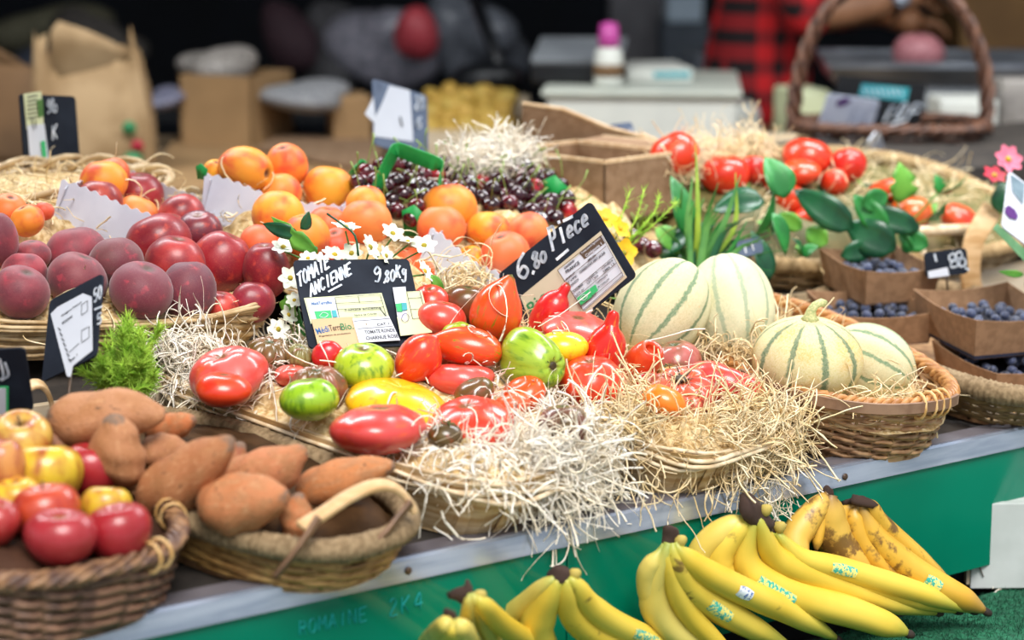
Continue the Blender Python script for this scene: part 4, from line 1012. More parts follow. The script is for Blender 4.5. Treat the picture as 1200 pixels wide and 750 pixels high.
# ---- cardboard boxes
def carton(label, c, w, d, h, rot, flaps=(), tilt=0., slant=0.):
    root = empty('cardboard_box', c, (tilt, 0, math.radians(rot))); tag(root, label, 'box', 'torn cardboard boxes at the back')
    T = .004; b = [(-w/2, -d/2), (w/2, -d/2), (w/2, d/2), (-w/2, d/2)]
    for i in range(4):
        p, q = Vector((*b[i], 0)), Vector((*b[(i+1) % 4], 0)); x = (q-p); L = x.length; x.normalize(); n = Vector((x.y, -x.x, 0))
        Mx = frame_matrix(p, x, n, (0, 0, 1))
        if slant and i == 0:
            Mp = Mx@Matrix.Rotation(math.pi/2, 4, 'X'); top = [(0, h), (L*.3, h*.93), (L*.65, h*.7), (L, h*(1-slant))]
            MB().prism([(0, 0), (L, 0)]+top[::-1], 0, T, Mp).build('box_side', M['kraftdark'], root, False)
            MB().tube([Mx@Vector((a, -T/2, b+.001)) for a, b in top], .005, 6, False, .8).build('torn_edge', M['kraftedge'], root); continue
        hh = h*(1-slant); o = MB().box((0, -T, 0), (L, 0, hh), Mx).build('box_side', M['kraftdark'], root, False)
        MB().box((0, -T-.0003, hh-.0045), (L, .0006, hh+.0008), Mx).build('cut_edge', M['kraftedge'], root, False)
        if i in flaps:
            a = flaps[i]; fh = d*.42 if i % 2 == 0 else w*.3; Mf = Mx@Matrix.Translation((0, -T, h))@Matrix.Rotation(math.radians(a), 4, 'X')
            V = [(.004, 0, 0), (L-.004, 0, 0), (L-.012, 0, fh), (L*.55, 0, fh*1.05), (.01, 0, fh*.9)]
            MB().prism([(v[0], v[2]) for v in V], -T, 0, Mf@Matrix.Rotation(math.pi/2, 4, 'X')).build('box_flap', M['kraftdark'], root, False)
            MB().tube([Mf@Vector((L-.012, .002, fh)), Mf@Vector((L*.55, .002, fh*1.05)), Mf@Vector((.01, .002, fh*.9))], .0032, 5).build('torn_edge', M['kraftedge'], root)
    MB().box((-w/2, -d/2, 0), (w/2, d/2, .004)).build('box_bottom', M['kraftdark'], root, False); return root
bpy.context.view_layer.update()
c = at_depth(708, 262, 3.0); rz = math.radians(9)
carton('torn cardboard box with its corner facing out, nearest the cherries', c+Vector((math.cos(rz)*.08-math.sin(rz)*.10, math.sin(rz)*.08+math.cos(rz)*.10, 0)), .16, .20, .085, 9, {1: -85})
carton('taller torn cardboard box with a ragged slanting flap behind the cornered one', at_depth(684, 215, 3.34), .20, .12, .125, -30, {}, slant=.45)
# light wicker basket at the far end
B10 = Basket('pale_wicker_basket', 'pale split willow basket behind the nectarine tray, under the slate sign', -.15, .90, .22, .12, .065, 8, sh3, .05, n=3, base=.88)
B10.base_plate(M['wickerpale']); B10.weave(M['wickerpale'], 7, .0034, 26); B10.split_rim(M['chiplight'], 7, .014); B10.braid_rim(M['wickerpale'], .0045, 2, 9, .012)
b10, V10 = bed(B10, [], M['strawbed'], 'packed_straw', 'straw filling the pale willow basket', rim_drop=.012)
P, D = straw_on_bed(B10, V10, [], 260, 0, 1., .5, 43); straw('loose_straw', P, D, M['straw'], None, (.03, .07), seed=43, parent=b10)
# green paper strip over the cherries and paper corners
gp = empty('green_paper_liner', at_heap(470, 210)); tag(gp, 'folded bright green paper liner strip standing up among the cherries', 'paper'); bpy.context.view_layer.update()
M['greenpaper'] = plain('green_paper', '#17a04a', '#0f8c40', 20, .5)
strap('folded_strip', smooth_path([at_depth(px, py, 2.84) for px, py in ((440, 224), (449, 203), (459, 184), (466, 176), (484, 182), (508, 191), (516, 198), (515, 222))], 26), .022, .0016, M['greenpaper'], gp, (.25, .35, -1))
strap('folded_strip', smooth_path([at_heap(px, py, .0) for px, py in ((408, 205), (420, 196), (430, 205))], 8), .03, .0016, M['greenpaper'], gp, (.1, 1, -.8))
for lab, (px, py), s in (('green paper corner at the melon sign end of the cherries', (650, 222), .024), ('green paper corner inside the third apricot tray', (486, 256), .022), ('small green paper corner beside the yellow apricot', (238, 199), .011)):
    q = at_heap(px, py, .012)
    V = [q+RT*a+Vector((0, 0, b))+RT.cross(Vector((0, 0, 1)))*c_ for a, b, c_ in ((-s*.6, -s, 0), (s*.5, -s, .01), (s*.7, s*.2, .012), (0, s*.9, .015), (-s*.7, s*.5, .005))]
    n_ = (V[1]-V[0]).cross(V[3]-V[0]).normalized()*.0012
    o = MB().add([tuple(v) for v in V]+[tuple(v+n_) for v in V], [(4, 3, 2, 1, 0), (5, 6, 7, 8, 9)]+[(i, (i+1) % 5, 5+(i+1) % 5, 5+i) for i in range(5)]).build('green_paper_corner', M['greenpaper']); tag(o, lab, 'paper')
# ================================================================ PRICE SIGNS
class Board:
    """a flat card with its own frame: x right, y up, z toward the customer; placed from three of its corners"""
    def __init__(s, name, label, TL, TR, BL, depth, a, mat, cat='sign', group=None, thick=.0025, pin=0., round_=.006):
        u = np.array([TR[0]-TL[0], TR[1]-TL[1]], float); v = np.array([BL[0]-TL[0], BL[1]-TL[1]], float)
        b = -(u@v)/a; sc = depth/FPX; O = at_depth(*TL, depth)
        U = (RT*u[0]-UP*u[1]+FW*a)*sc; Vd = (RT*v[0]-UP*v[1]+FW*b)*sc
        s.w, s.h = U.length, Vd.length; x = U.normalized(); y = -(Vd-x*Vd.dot(x)).normalized(); z = x.cross(y)
        s.O = O+Vd; s.x, s.y, s.z = x, y, z
        s.root = empty(name); s.root.matrix_world = frame_matrix(s.O, x, y, z); tag(s.root, label, cat, group)
        r = round_; w, h = s.w, s.h; pts = []
        for cx, cy, a0 in ((w-r, h-r, 0), (r, h-r, 90), (r, r, 180), (w-r, r, 270)):
            pts += [(cx+r*math.cos(math.radians(a0+k*22.5)), cy+r*math.sin(math.radians(a0+k*22.5))) for k in range(5)]
        MB().prism(pts, -thick, 0).build('board', mat, s.root, False); s.lay = .0004
        if pin: MB().tube([(w*.5, h*.1, -thick-.001), (w*.5, -pin, -thick-.001)], .0016, 6).build('pin', M['wire'], s.root)
    def xy(s, px, py):
        r = ray(px, py); t = (s.O-CAM).dot(s.z)/r.dot(s.z); q = CAM+r*t-s.O; return q.dot(s.x), q.dot(s.y)
    def poly(s, name, pts, mat, thick=.0004, label=None):
        P = [s.xy(*p) for p in pts]
        if sum(P[i-1][0]*P[i][1]-P[i][0]*P[i-1][1] for i in range(len(P))) < 0: P = P[::-1]
        o = MB().prism(P, s.lay, s.lay+thick).build(name, mat, s.root, False); s.lay += thick+.00015
        if label: o['label'] = label
        return o
    def line(s, mb, a, b, wd):
        a, b = Vector(s.xy(*a)), Vector(s.xy(*b)); d = (b-a).normalized(); n = Vector((-d.y, d.x))*wd/2
        P = [a-n, b-n, b+n, a+n]; mb.prism([tuple(p) for p in P], s.lay, s.lay+.0002)
    def lines(s, name, segs, wd, mat):
        m = MB(); [s.line(m, a, b, wd) for a, b in segs]; o = m.build(name, mat, s.root, False); s.lay += .0003; return o
    def text(s, txt, p, hpx, mat, p2=None, name='printed_text', squeeze=1., shear=0.):
        c = bpy.data.curves.new('t', 'FONT'); c.body = txt; c.size = 1; c.extrude = 0.01; c.shear = shear; c.resolution_u = 2; c.offset = .012
        ob = bpy.data.objects.new('t', c); COL.objects.link(ob); bpy.context.view_layer.update()
        me = bpy.data.meshes.new_from_object(ob.evaluated_get(bpy.context.evaluated_depsgraph_get())); bpy.data.objects.remove(ob)
        x0, y0 = s.xy(*p); sc = hpx*depth_of(s.O)/FPX/.7; wid = max(v.co.x for v in me.vertices) if len(me.vertices) else 1
        ang = 0
        if p2: 
            x1, y1 = s.xy(*p2); ang = math.atan2(y1-y0, x1-x0); squeeze = math.hypot(x1-x0, y1-y0)/(wid*sc)
        for v in me.vertices: v.co = (v.co.x*sc*squeeze, v.co.y*sc, v.co.z*.01+.0001)
        o = link(name, me, mat, s.root); o.location = (x0, y0, s.lay); o.rotation_euler = (0, 0, ang); s.lay += .0001; return o
    def chalk(s, strokes_px, wd, mat, name='lettering'):
        m = MB()
        for st in strokes_px:
            P = np.array([s.xy(*p) for p in st]); 
            if len(P) > 2: P = smooth_path([(a, b, 0) for a, b in P], len(P)*4)[:, :2]
            for i in range(len(P)-1):
                d = P[i+1]-P[i]; L = np.hypot(*d)
                if L < 1e-7: continue
                d /= L; n = np.array([-d[1], d[0]])*wd/2; a_, b_ = P[i]-d*wd*.25, P[i+1]+d*wd*.25
                m.prism([tuple(a_-n), tuple(b_-n), tuple(b_+n), tuple(a_+n)], s.lay+.00002*i % .0002, s.lay+.0003)
        o = m.build(name, mat, s.root, False); s.lay += .0004; return o
GLY = {  # strokes in a 1 x 1 box, y down
 'T': [[(0,.08),(1,0)],[(.5,.05),(.5,1)]], 'O': [[(.5,0),(.1,.25),(.1,.75),(.5,1),(.9,.75),(.9,.25),(.5,0)]], 'M': [[(0,1),(.1,0)],[(.1,0),(.5,.6)],[(.5,.6),(.9,0)],[(.9,0),(1,1)]],
 'A': [[(0,1),(.5,0)],[(.5,0),(1,1)],[(.2,.65),(.85,.6)]], 'E': [[(1,0),(.1,.05)],[(.1,.05),(.1,1)],[(.1,.5),(.8,.48)],[(.1,1),(1,.95)]], 'N': [[(.05,1),(.05,0)],[(.05,0),(.9,1)],[(.9,1),(.95,0)]],
 'C': [[(.9,.15),(.5,0),(.1,.3),(.1,.7),(.5,1),(.95,.85)]], 'I': [[(.5,0),(.5,1)]], '9': [[(.9,.25),(.5,0),(.1,.25),(.4,.5),(.9,.3)],[(.9,.2),(.9,.65),(.6,1),(.2,.95)]],
 '8': [[(.85,.15),(.5,0),(.15,.25),(.5,.5),(.85,.75),(.5,1),(.15,.78),(.5,.5),(.85,.15)]], '0': [[(.5,0),(.1,.3),(.15,.8),(.5,1),(.9,.7),(.85,.2),(.5,0)]],
 'K': [[(.1,0),(.1,1)],[(.9,0),(.1,.55)],[(.3,.45),(.9,1)]], 'g': [[(.85,.3),(.4,.25),(.2,.5),(.5,.68),(.85,.4)],[(.9,.25),(.85,1.1),(.45,1.3),(.1,1.15)]], ',': [[(.6,.85),(.4,1.2)]],
 '6': [[(.9,0),(.3,.25),(.1,.7),(.5,1),(.9,.8),(.6,.5),(.15,.65)]], 'P': [[(.15,0),(.1,1)],[(.15,.05),(.8,.1),(.75,.5),(.15,.55)]], 'i': [[(.5,.35),(.5,1)],[(.5,.05),(.52,.12)]],
 'e': [[(.15,.65),(.85,.6),(.6,.33),(.2,.5),(.25,.9),(.85,.92)]], 'c': [[(.85,.45),(.4,.38),(.15,.7),(.4,1),(.9,.92)]], '`': [[(.3,.0),(.7,.18)]], '2': [[(.1,.2),(.5,0),(.85,.25),(.1,1),(.95,.98)]],
 '4': [[(.7,1),(.7,0),(.1,.65),(.95,.62)]], 'R': [[(.15,0),(.15,1)],[(.15,.05),(.85,.15),(.7,.5),(.15,.5)],[(.4,.5),(.9,1)]], '5': [[(.85,0),(.2,.02),(.15,.45),(.7,.42),(.85,.75),(.5,1),(.1,.92)]], '-': [[(0,.5),(1,.45)]]}
def write(txt, p0, p1, hpx, gap=.25, up=None):
    """strokes for a word running from p0 to p1 (pixels of its baseline), hpx tall"""
    p0 = np.array(p0, float); p1 = np.array(p1, float); n = len(txt); adv = (p1-p0)/n; 
    u = np.array(up, float) if up is not None else np.array([0., -1.]); out = []
    for i, ch in enumerate(txt):
        for st in GLY.get(ch, []):
            out.append([tuple(p0+adv*(i+x*(1-gap))+u*hpx*(1-y)) for x, y in st])
    return out
# -- sign of the tomatoes
s1 = Board('price_sign', 'slate price sign TOMATE ANCIENNE with printed labels standing behind the lime green tomato', (343, 305), (477, 302), (369, 407), 2.52, 42., M['slate'], pin=.03)
s1.chalk(write('TOMATE', (350, 337), (387, 313), 16, .22, (-.12, -1))+write('ANCIENNE', (364, 348), (413, 321), 14, .22, (-.12, -1))+[[(385, 342), (400, 334)]]+write('9', (438, 331), (447, 329), 17, .1)+[[(450, 332), (451, 330)]]+write('80', (451, 331), (464, 329), 13, .2)+write('Kg', (464, 325), (477, 327), 14, .2), .0023, M['chalk'])
s1.poly('paper_label', [(356, 350), (447, 344), (457, 376), (364, 380)], M['paperyellow'])
s1.poly('paper_label', [(359, 352), (392, 350), (398, 376), (366, 378)], M['paper'])
s1.text('MédiTerraBio', (365, 359), 4.5, M['inkblue'], (389, 357))
s1.poly('organic_logo', [(368, 366.5), (387, 365), (389, 375), (371, 376)], M['logo'])
s1.chalk([[(374, 372), (378, 368), (384, 370), (380, 374), (375, 373)]], .0007, M['paper'], 'logo_leaf')
s1.poly('organic_logo', [(388, 366), (393, 365.5), (395, 373), (390, 374)], M['teal'])
s1.lines('printed_frame', [((392, 351), (445, 347)), ((392, 358), (447, 355)), ((392, 351), (397, 374)), ((445, 347), (452, 373)), ((419, 349), (421, 357)), ((394, 365), (449, 362))], .0005, M['ink'])
s1.text('Tomate ancienne', (403, 367), 3, M['ink'], (446, 364)); s1.text('Noire de Crimée', (415, 373), 2.6, M['ink'], (441, 371))
s1.poly('cream_label', [(364, 377), (412, 374), (424, 414), (374, 416)], M['papercream'], label='cream coloured printed label')
s1.text('Médi', (371, 395), 9, M['inkblue'], (386, 391), shear=.1); s1.text('Terra', (386, 391), 9, M['inkbrown'], (400, 389.5)); s1.text('Bio.', (399, 390), 10, M['inkgreen'], (414, 388.5))
s1.text('Organisation de producteurs', (373, 398), 2, M['inkbrown'], (410, 394))
s1.poly('paper_label', [(412, 377), (455, 374), (468, 402), (420, 405)], M['paper'])
s1.text('TOMATE RONDE', (427, 395), 5, M['ink'], (462, 392)); s1.text('CHARNUE ROSE', (428, 402), 5, M['ink'], (466, 399)); s1.text('CAT 1', (441, 385.5), 3.4, M['ink'], (455, 384))
s1.lines('printed_frame', [((414, 380), (456, 377)), ((418, 389), (459, 386))], .0004, M['ink'])
s1.poly('curled_label', [(459, 341), (474, 340), (480, 390), (467, 391)], M['paper']); s1.poly('paper_label', [(474, 346), (493, 345), (505, 394), (468, 398), (464, 376), (476, 380)], M['paperyellow'], label='pale yellow label overlapping the sign edge')
s1.poly('organic_logo', [(462, 361), (469, 360), (470, 370), (464, 370)], M['logo']); s1.poly('organic_logo', [(469, 360), (475, 360), (476, 368), (470, 369)], M['teal'])
s1.lines('printed_frame', [((475, 347), (490, 346)), ((477, 355), (492, 354)), ((479, 368), (496, 367)), ((482, 379), (498, 377)), ((475, 347), (482, 379)), ((490, 346), (498, 377))], .0005, M['ink'])
s1.chalk([[(470, 375), (473, 373), (477, 375), (477, 380), (473, 383), (469, 380), (470, 375)]], .0006, M['purple'], 'printed_outline')
s1.chalk([[(444, 368), (450, 376)]], .0012, M['ink'], 'pen_mark')
# -- sign of the melons
s2 = Board('price_sign', 'slate and kraft price sign 6,80 Pièce leaning in front of the melons', (583, 322), (690, 238), (634, 409), 2.66, -50., M['slate'], pin=.04)
s2.poly('kraft_label', [(610, 348), (704, 271), (735, 325), (657, 394), (641, 404), (634, 409)], M['kraftlabel'], label='kraft paper printed label')
s2.chalk(write('6', (609, 330), (623, 320), 25, .1, (-.25, -1))+[[(626, 318), (625, 321)]]+write('8', (627, 316), (635, 310), 17, .1, (-.25, -1))+write('0', (635, 309), (642, 304), 11, .1, (-.2, -1))+write('Pi', (648, 294), (667, 280), 26, .2, (-.25, -1))+write('ece', (666, 281), (692, 262), 19, .15, (-.2, -1))+[[(661, 259), (671, 254)]]+[[(653, 304), (666, 293)]], .0036, M['chalk'])
s2.poly('paper_label', [(655, 317), (681, 297), (707, 276), (732, 323), (685, 364)], M['paper'])
s2.poly('brown_header', [(680, 297), (705, 276.5), (710, 285), (686, 304)], M['inkbrown'], label='brown printed header')
s2.text('Produit issu de l’agriculture', (683, 298), 2.6, M['paper'], (705, 280)); s2.text('Catégorie 1', (688, 302), 3.6, M['paper'], (707, 287))
s2.text('ORIGINE:', (663, 316), 2.4, M['ink'], (675, 306)); s2.text('FRANCE', (665, 321), 3.8, M['ink'], (681, 309))
s2.text('MELON', (691, 307), 2.8, M['ink'], (700, 300)); s2.text('CHARENTAIS VERT JAUNE', (681, 321), 2.8, M['ink'], (711, 297))
for k, (a, b) in enumerate((('PRODUIT', (665, 329)), ('TYPE', (667, 333)), ('VARIETE', (669, 337)), ('CALIBRE', (674, 343)), ('LOT N°', (676, 348)))): s2.text(a, b, 2.2, M['ink'], (b[0]+11, b[1]-9))
for a, b in (('CALIBRE 12', (689, 330)), ('CAT 1 BIO', (690, 334)), ('1150-950 G', (707, 316)), ('EMB 13', (709, 320)), ('Conditionné le', (701, 333)), ('84 CAVAILLON', (703, 338))): s2.text(a, b, 2.2, M['ink'], (b[0]+13, b[1]-10))
s2.lines('printed_frame', [((655, 317), (707, 276)), ((663, 330), (712, 289)), ((671, 343), (720, 302)), ((655, 317), (685, 364)), ((685, 364), (732, 323)), ((732, 323), (707, 276)), ((682, 360), (730, 320)), ((676, 350), (724, 309))], .0006, M['inkbrown'])
s2.poly('organic_logo', [(678, 350), (692, 339), (696, 348), (683, 358)], M['logo']); s2.poly('organic_logo', [(693, 339), (700, 334), (703, 341), (696, 347)], M['logo'])
s2.chalk([[(682, 351), (686, 346), (691, 347), (688, 352), (683, 352)]], .0007, M['paper'], 'logo_leaf')
s2.text('erra', (616, 383), 9, M['inkbrown'], (630, 366)); s2.text('Bio', (627, 371), 16, M['inkgreen'], (647, 350))
# -- sign of the peaches
s3 = Board('price_sign', 'slate price sign with tilted paper label on a wire in front of the peaches', (58, 352), (130, 321), (60, 446), 2.33, -52., M['slate'], pin=.05)
s3.poly('paper_label', [(60, 368), (68, 360), (98, 344), (108, 348), (109, 411), (86, 429), (83, 442), (79, 441)], M['paper'])
s3.chalk(write('50', (111, 355), (121, 348), 15, .2)+write('5', (115, 381), (122, 378), 12)+[[(112, 363), (120, 360)]], .0022, M['chalk'])
s3.text('PÊCHE JAUNE', (74, 381), 3, M['ink'], (86, 372)); s3.text('Origine France', (73, 372), 2.4, M['ink'], (97, 355)); s3.text('Cat. 1', (84, 425), 3, M['ink'], (92, 417))
s3.lines('printed_frame', [((97, 358), (104, 353)), ((97, 370), (104, 365)), ((97, 358), (97, 370)), ((104, 353), (104, 365)), ((97, 388), (106, 383)), ((97, 402), (106, 396)), ((97, 388), (97, 402)), ((106, 383), (106, 396)), ((82, 414), (94, 403))], .0006, M['ink'])
s3.chalk([[(70+2*k, 385+6*k), (73+2*k, 388+6*k)] for k in range(7)], .0009, M['ink'], 'pen_mark')
# -- small sign at the near corner
s4 = Board('price_sign', 'dark slate sign with a green-edged white label above the apple basket', (-48, 412), (28, 408), (-50, 488), 2.18, 8., M['slate'], pin=.03)
s4.poly('paper_label', [(-20, 453), (10, 452), (10, 484), (-22, 486)], M['logo']); s4.poly('paper_label', [(-20, 455), (7, 454), (7, 484), (-22, 486)], M['paper'])
s4.chalk([[(0, 420), (4, 440), (-4, 444)], [(6, 424), (10, 438), (2, 444)]], .0025, M['chalk'])
# -- sign at the rear, by the paper bag
s5 = Board('price_sign', 'slate sign with green and white labels standing in the pale willow basket', (23, 110), (71, 104), (29, 197), 2.98, 88., M['slate'], pin=.04)
s5.poly('paper_label', [(27, 110), (48, 107), (51, 150), (31, 152)], M['paperyellow']); s5.poly('paper_label', [(31, 147), (51, 145), (57, 190), (35, 195)], M['paper'])
s5.poly('green_photo', [(42, 118), (49, 116), (50, 136), (44, 138)], M_('leaf_photo', '#5f8a3a', '#3f6a2a'), label='green leaf photo')
s5.chalk([[(31, 114+5*k), (42, 112+5*k)] for k in range(6)]+[[(36, 140), (38, 152)], [(40, 140), (41, 150)]], .0014, M['ink'], 'printed_text')
s5.poly('organic_logo', [(46, 166), (51, 165), (53, 184), (48, 185)], M['logo'])
s5.chalk(write('98', (53, 133), (62, 130), 15, .15)+write('0', (61, 132), (66, 131), 9)+write('K', (59, 164), (67, 161), 16), .0022, M['chalk'])
# -- blue-grey sign behind the cherries
s6 = Board('price_sign', 'blue-grey slate with a white card clipped on, behind the green paper strip', (437, 92), (498, 106), (440, 171), 3.25, 60., M_('grey_slate', '#5a6880', '#46546c'), pin=.05)
s6.poly('paper_label', [(456, 100), (480, 106), (484, 166), (438, 160), (438, 140), (446, 124)], M['paper']); s6.poly('paper_label', [(427, 134), (437, 114), (440, 146)], M['paper'])
s6.chalk(write('28', (486, 128), (497, 128), 15)+write('6', (487, 150), (495, 150), 12), .003, M['chalk']); s6.chalk([[(468, 138), (470, 148)]], .003, M['ink'], 'pen_mark')
s7 = Board('price_sign', 'small blue-grey slate leaning behind the torn cardboard box', (714, 146), (742, 140), (722, 180), 3.3, 30., M['grey_slate'], pin=.03)
s7.poly('paper_label', [(733, 176), (748, 164), (758, 180), (748, 190)], M['paper']); s7.chalk([[(732, 156), (736, 170)], [(738, 152), (741, 166)]], .003, M['chalk'])
# -- blueberry slate
s8 = Board('price_sign', 'small slate tag among the blueberry punnets', (1083, 296), (1135, 290), (1086, 326), 2.95, 12., M['slate'], pin=.02)
s8.chalk([[(1112, 300), (1117, 297), (1119, 303), (1113, 305), (1112, 300)], [(1120, 297), (1125, 295), (1127, 301), (1121, 303), (1120, 297)], [(1114, 308), (1120, 305), (1122, 311), (1115, 313), (1114, 308)], [(1124, 304), (1130, 303), (1131, 310), (1125, 312), (1124, 304)], [(1131, 314), (1135, 316)], [(1095, 298), (1097, 306)]], .0026, M['chalk'])
s8.poly('paper_label', [(1087, 318), (1110, 313), (1112, 323), (1088, 326)], M['paper'])
# -- lavender photo card at the frame edge
s9 = Board('photo_card', 'white photo card with a purple figure on it, tilted beside the wooden handle', (1183, 200), (1260, 250), (1164, 268), 2.95, 40., M['paper'], cat='card', pin=.06)
s9.poly('green_strip', [(1163, 268), (1168, 262), (1216, 306), (1213, 320)], M_('green_band', '#6f9a70', '#4d7a50'), label='green printed band')
s9.poly('photo_print', [(1184, 205), (1200, 216), (1198, 240), (1186, 225)], M_('blue_photo', '#8fa4b0', '#5f7480', lo=.2), label='grey-blue printed photo')
s9.poly('purple_figure', [(1177, 244), (1181, 241), (1188, 246), (1192, 254), (1190, 258), (1182, 256), (1177, 250)], M['purple'], label='purple printed figure')
s11 = Board('price_sign', 'slate tag half hidden behind the grass blades of the leafy plant', (862, 283), (893, 277), (866, 302), 2.95, 14., M['grey_slate'], pin=.02)
s11.chalk([[(872, 286), (874, 296)], [(880, 284), (883, 293)]], .002, M['chalk'])
# ================================================================ PLANTS AND FLOWERS
HB_ = Vector((FW.x, FW.y, 0)).normalized()
M['leafdark'] = plain('dark_glossy_leaf', '#1d5a35', '#12432a', 30, .3, .1); M['leaf'] = plain('green_leaf', '#2f8a3c', '#1f6a2e', 30, .4, .1)
M['leaflight'] = plain('light_green_leaf', '#6aa83a', '#4a8a2c', 30, .5, .1); M['blade'] = plain('grass_blade', '#5f9a4a', '#3a7a3c', 20, .5); M['bladelight'] = plain('yellow_green_blade', '#9ab83c', '#7aa032', 20, .5)
M['fern'] = plain('lime_fern', '#b8dc50', '#8cbc34', 60, .7, island=.4); M['stemgreen'] = plain('plant_stem', '#6f9a45', '#557f36', 30, .6)
M['petal'] = plain('white_petal', '#f6f6ea', '#e4ead6', 60, .6); M['petalyellow'] = plain('yellow_petal', '#f4c81a', '#e2ac10', 60, .6); M['pollen'] = plain('flower_centre', '#c9a41c', '#8f8a20', 80, .7)
M['petalpink'] = plain('pink_petal', '#ea7f98', '#e06a86', 40, .6); M['petalred'] = plain('crimson_petal', '#c01838', '#a01028', 40, .6)
def Q(px, py, d): return at_depth(px, py, d)
def leaf(parent, base, tip, width, mat, bend=.1, side=None, lobes=0, name='leaf', fold=.18, n=9):
    """blade with a midrib fold; base, tip world points, width in metres"""
    b, t = Vector(base), Vector(tip); ax = t-b; L = ax.length; ax.normalize(); s = Vector(side) if side is not None else RT
    s = (s-ax*s.dot(ax)).normalized(); nn = ax.cross(s); V = []; F = []; I = parent.matrix_world.inverted()
    if nn.dot(-FW) < 0: nn = -nn
    for i in range(n):
        u = i/(n-1); w = width/2*max(.02, math.sin(math.pi*min(1, u**.75*.98+.02))**.8)
        if lobes: w *= .55+.45*abs(math.cos(u*math.pi*lobes))
        c = b+ax*L*u+nn*bend*L*math.sin(math.pi*u)
        for k in (-1, -.5, 0, .5, 1): V.append(tuple(I@(c+s*w*k+nn*(abs(k)*w*fold*2-.12*w*k*k))))
    for i in range(n-1):
        for k in range(4): F.append((i*5+k, i*5+k+1, i*5+k+6, i*5+k+5))
    o = MB().add(V, F).build(name, mat, parent); m = o.modifiers.new('thickness', 'SOLIDIFY'); m.thickness = .0006; return o
def flower(parent, c, r, mat, n=6, tilt=None, seed=0, petal_w=.75):
    g = np.random.default_rng(seed); c = local(parent, c); nrm = Vector(tilt) if tilt else Vector((g.normal(0, .5), g.normal(-.6, .4), 1)); nrm = (parent.matrix_world.to_3x3().inverted()@nrm).normalized()
    q = nrm.to_track_quat('Z', 'Y'); m = MB()
    for k in range(n):
        a = 2*math.pi*k/n+g.uniform(-.1, .1); rows = []
        for u in np.linspace(.12, 1, 5):
            w = petal_w*r*math.sin(math.pi*min(.93, u**.9*.8+.12))*.5; h = .25*r*u*u+g.normal(0, .02)*r-.1*r*u**4
            for s in (-1, 0, 1):
                d = Vector((math.cos(a)*u*r-math.sin(a)*w*s, math.sin(a)*u*r+math.cos(a)*w*s, h+abs(s)*.08*r)); rows.append(tuple(c+q@d))
        m.add(rows, [(i*3+s, i*3+s+1, i*3+s+4, i*3+s+3) for i in range(4) for s in range(2)])
    o = m.build('flower', mat, parent); ctr = MB().lathe([(.0, -.02), (.2, 0), (.22, .1), (.12, .2), (0, .22)], 10, Matrix.Translation(c)@q.to_matrix().to_4x4()@Matrix.Scale(r, 4)); ctr.build('flower_centre', M['pollen'], o); return o
def plant(name, label, base, cat='plant', group=None):
    r = empty(name, base); tag(r, label, cat, group); bpy.context.view_layer.update(); return r
def stem(parent, pts, r=.0012, mat=None): 
    return MB().tube([local(parent, p) for p in smooth_path(pts, 10)], r, 5).build('stem', mat or M['stemgreen'], parent)
def feathery(parent, sprays, n_leaf, L, seed, mat, width=.0007):
    g = np.random.default_rng(seed); P = []; D = []
    for pts in sprays:
        path = smooth_path(pts, 24); stem(parent, pts, .0009, mat)
        for i in range(3, 24):
            t = path[min(i+1, 23)]-path[i-1]; t /= np.linalg.norm(t)+1e-9
            for _ in range(n_leaf): P.append(path[i]); D.append(t*.9+g.normal(0, .55, 3))
    P, D = np.array(P)-np.array(parent.location), np.array(D)
    V, F = strands(P, D, g.uniform(L*.5, L, len(P)), width, 3, .5, -.2, .3, seed, True)
    o = link('leaflets', mesh_np('leaflets', V, F), mat, parent); o['kind'] = 'stuff'; return o
# lime fern by the peach sign
dF = 2.36; base = Q(150, 470, dF); p = plant('fern', 'lime green feathery fern between the peach sign and the long tomato crate', base)
g = np.random.default_rng(77); spr = []
for k in range(46):
    x = 150+g.uniform(-36, 36); top = 362+abs(x-150)*1.5+g.uniform(0, 45); spr.append([Q(150+g.uniform(-18, 18), 466, dF+g.uniform(-.01, .02)), Q((150+x)/2+g.uniform(-10, 10), (466+top)/2, dF+g.uniform(-.02, .03)), Q(x, top, dF+g.uniform(-.03, .03))])
spr += [[Q(140, 455, dF), Q(118, 448, dF), Q(97, 436, dF)], [Q(165, 420, dF), Q(178, 400, dF+.02), Q(188, 385, dF+.02)]]
feathery(p, spr, 7, .018, 5, M['fern'], .001)
# white flowers around the tomato sign
dS = 2.56; p = plant('white_flower_spray', 'white artificial daisies on green stalks around the tomato price sign', Q(420, 318, dS), 'flowers')
FL = [(405, 267, 20, (.1, -.2, 1)), (332, 290, 17, (-.3, -.5, 1)), (460, 274, 18, None), (433, 290, 19, None), (497, 288, 18, None), (497, 318, 17, (.5, -.6, .5)), (340, 326, 17, (-.3, -.9, .4)), (392, 299, 18, None), (412, 297, 16, None), (361, 303, 13, None), (326, 386, 16, (-.2, -1, .5)), (338, 369, 14, (.2, -1, .5)), (478, 283, 13, None), (452, 300, 15, None), (376, 306, 14, None), (345, 352, 12, None)]
for i, (x, y, r, tl) in enumerate(FL):
    d = dS+(.02 if y < 300 else -.01)+.004*(i % 3); c = Q(x, y, d); flower(p, c, .88*r*d/FPX, M['petal'], 7 if i % 2 else 6, tl, i)
    b = (420, 322) if y < 345 else (350, 400); stem(p, [c-Vector((0, 0, .004)), Q((x+b[0])/2, (y+b[1])/2+6, d+.02), Q(*b, d+.03)])
stem(p, [Q(383, 250, dS), Q(400, 262, dS), Q(416, 276, dS), Q(420, 300, dS)], .0014, M['leafdark'])
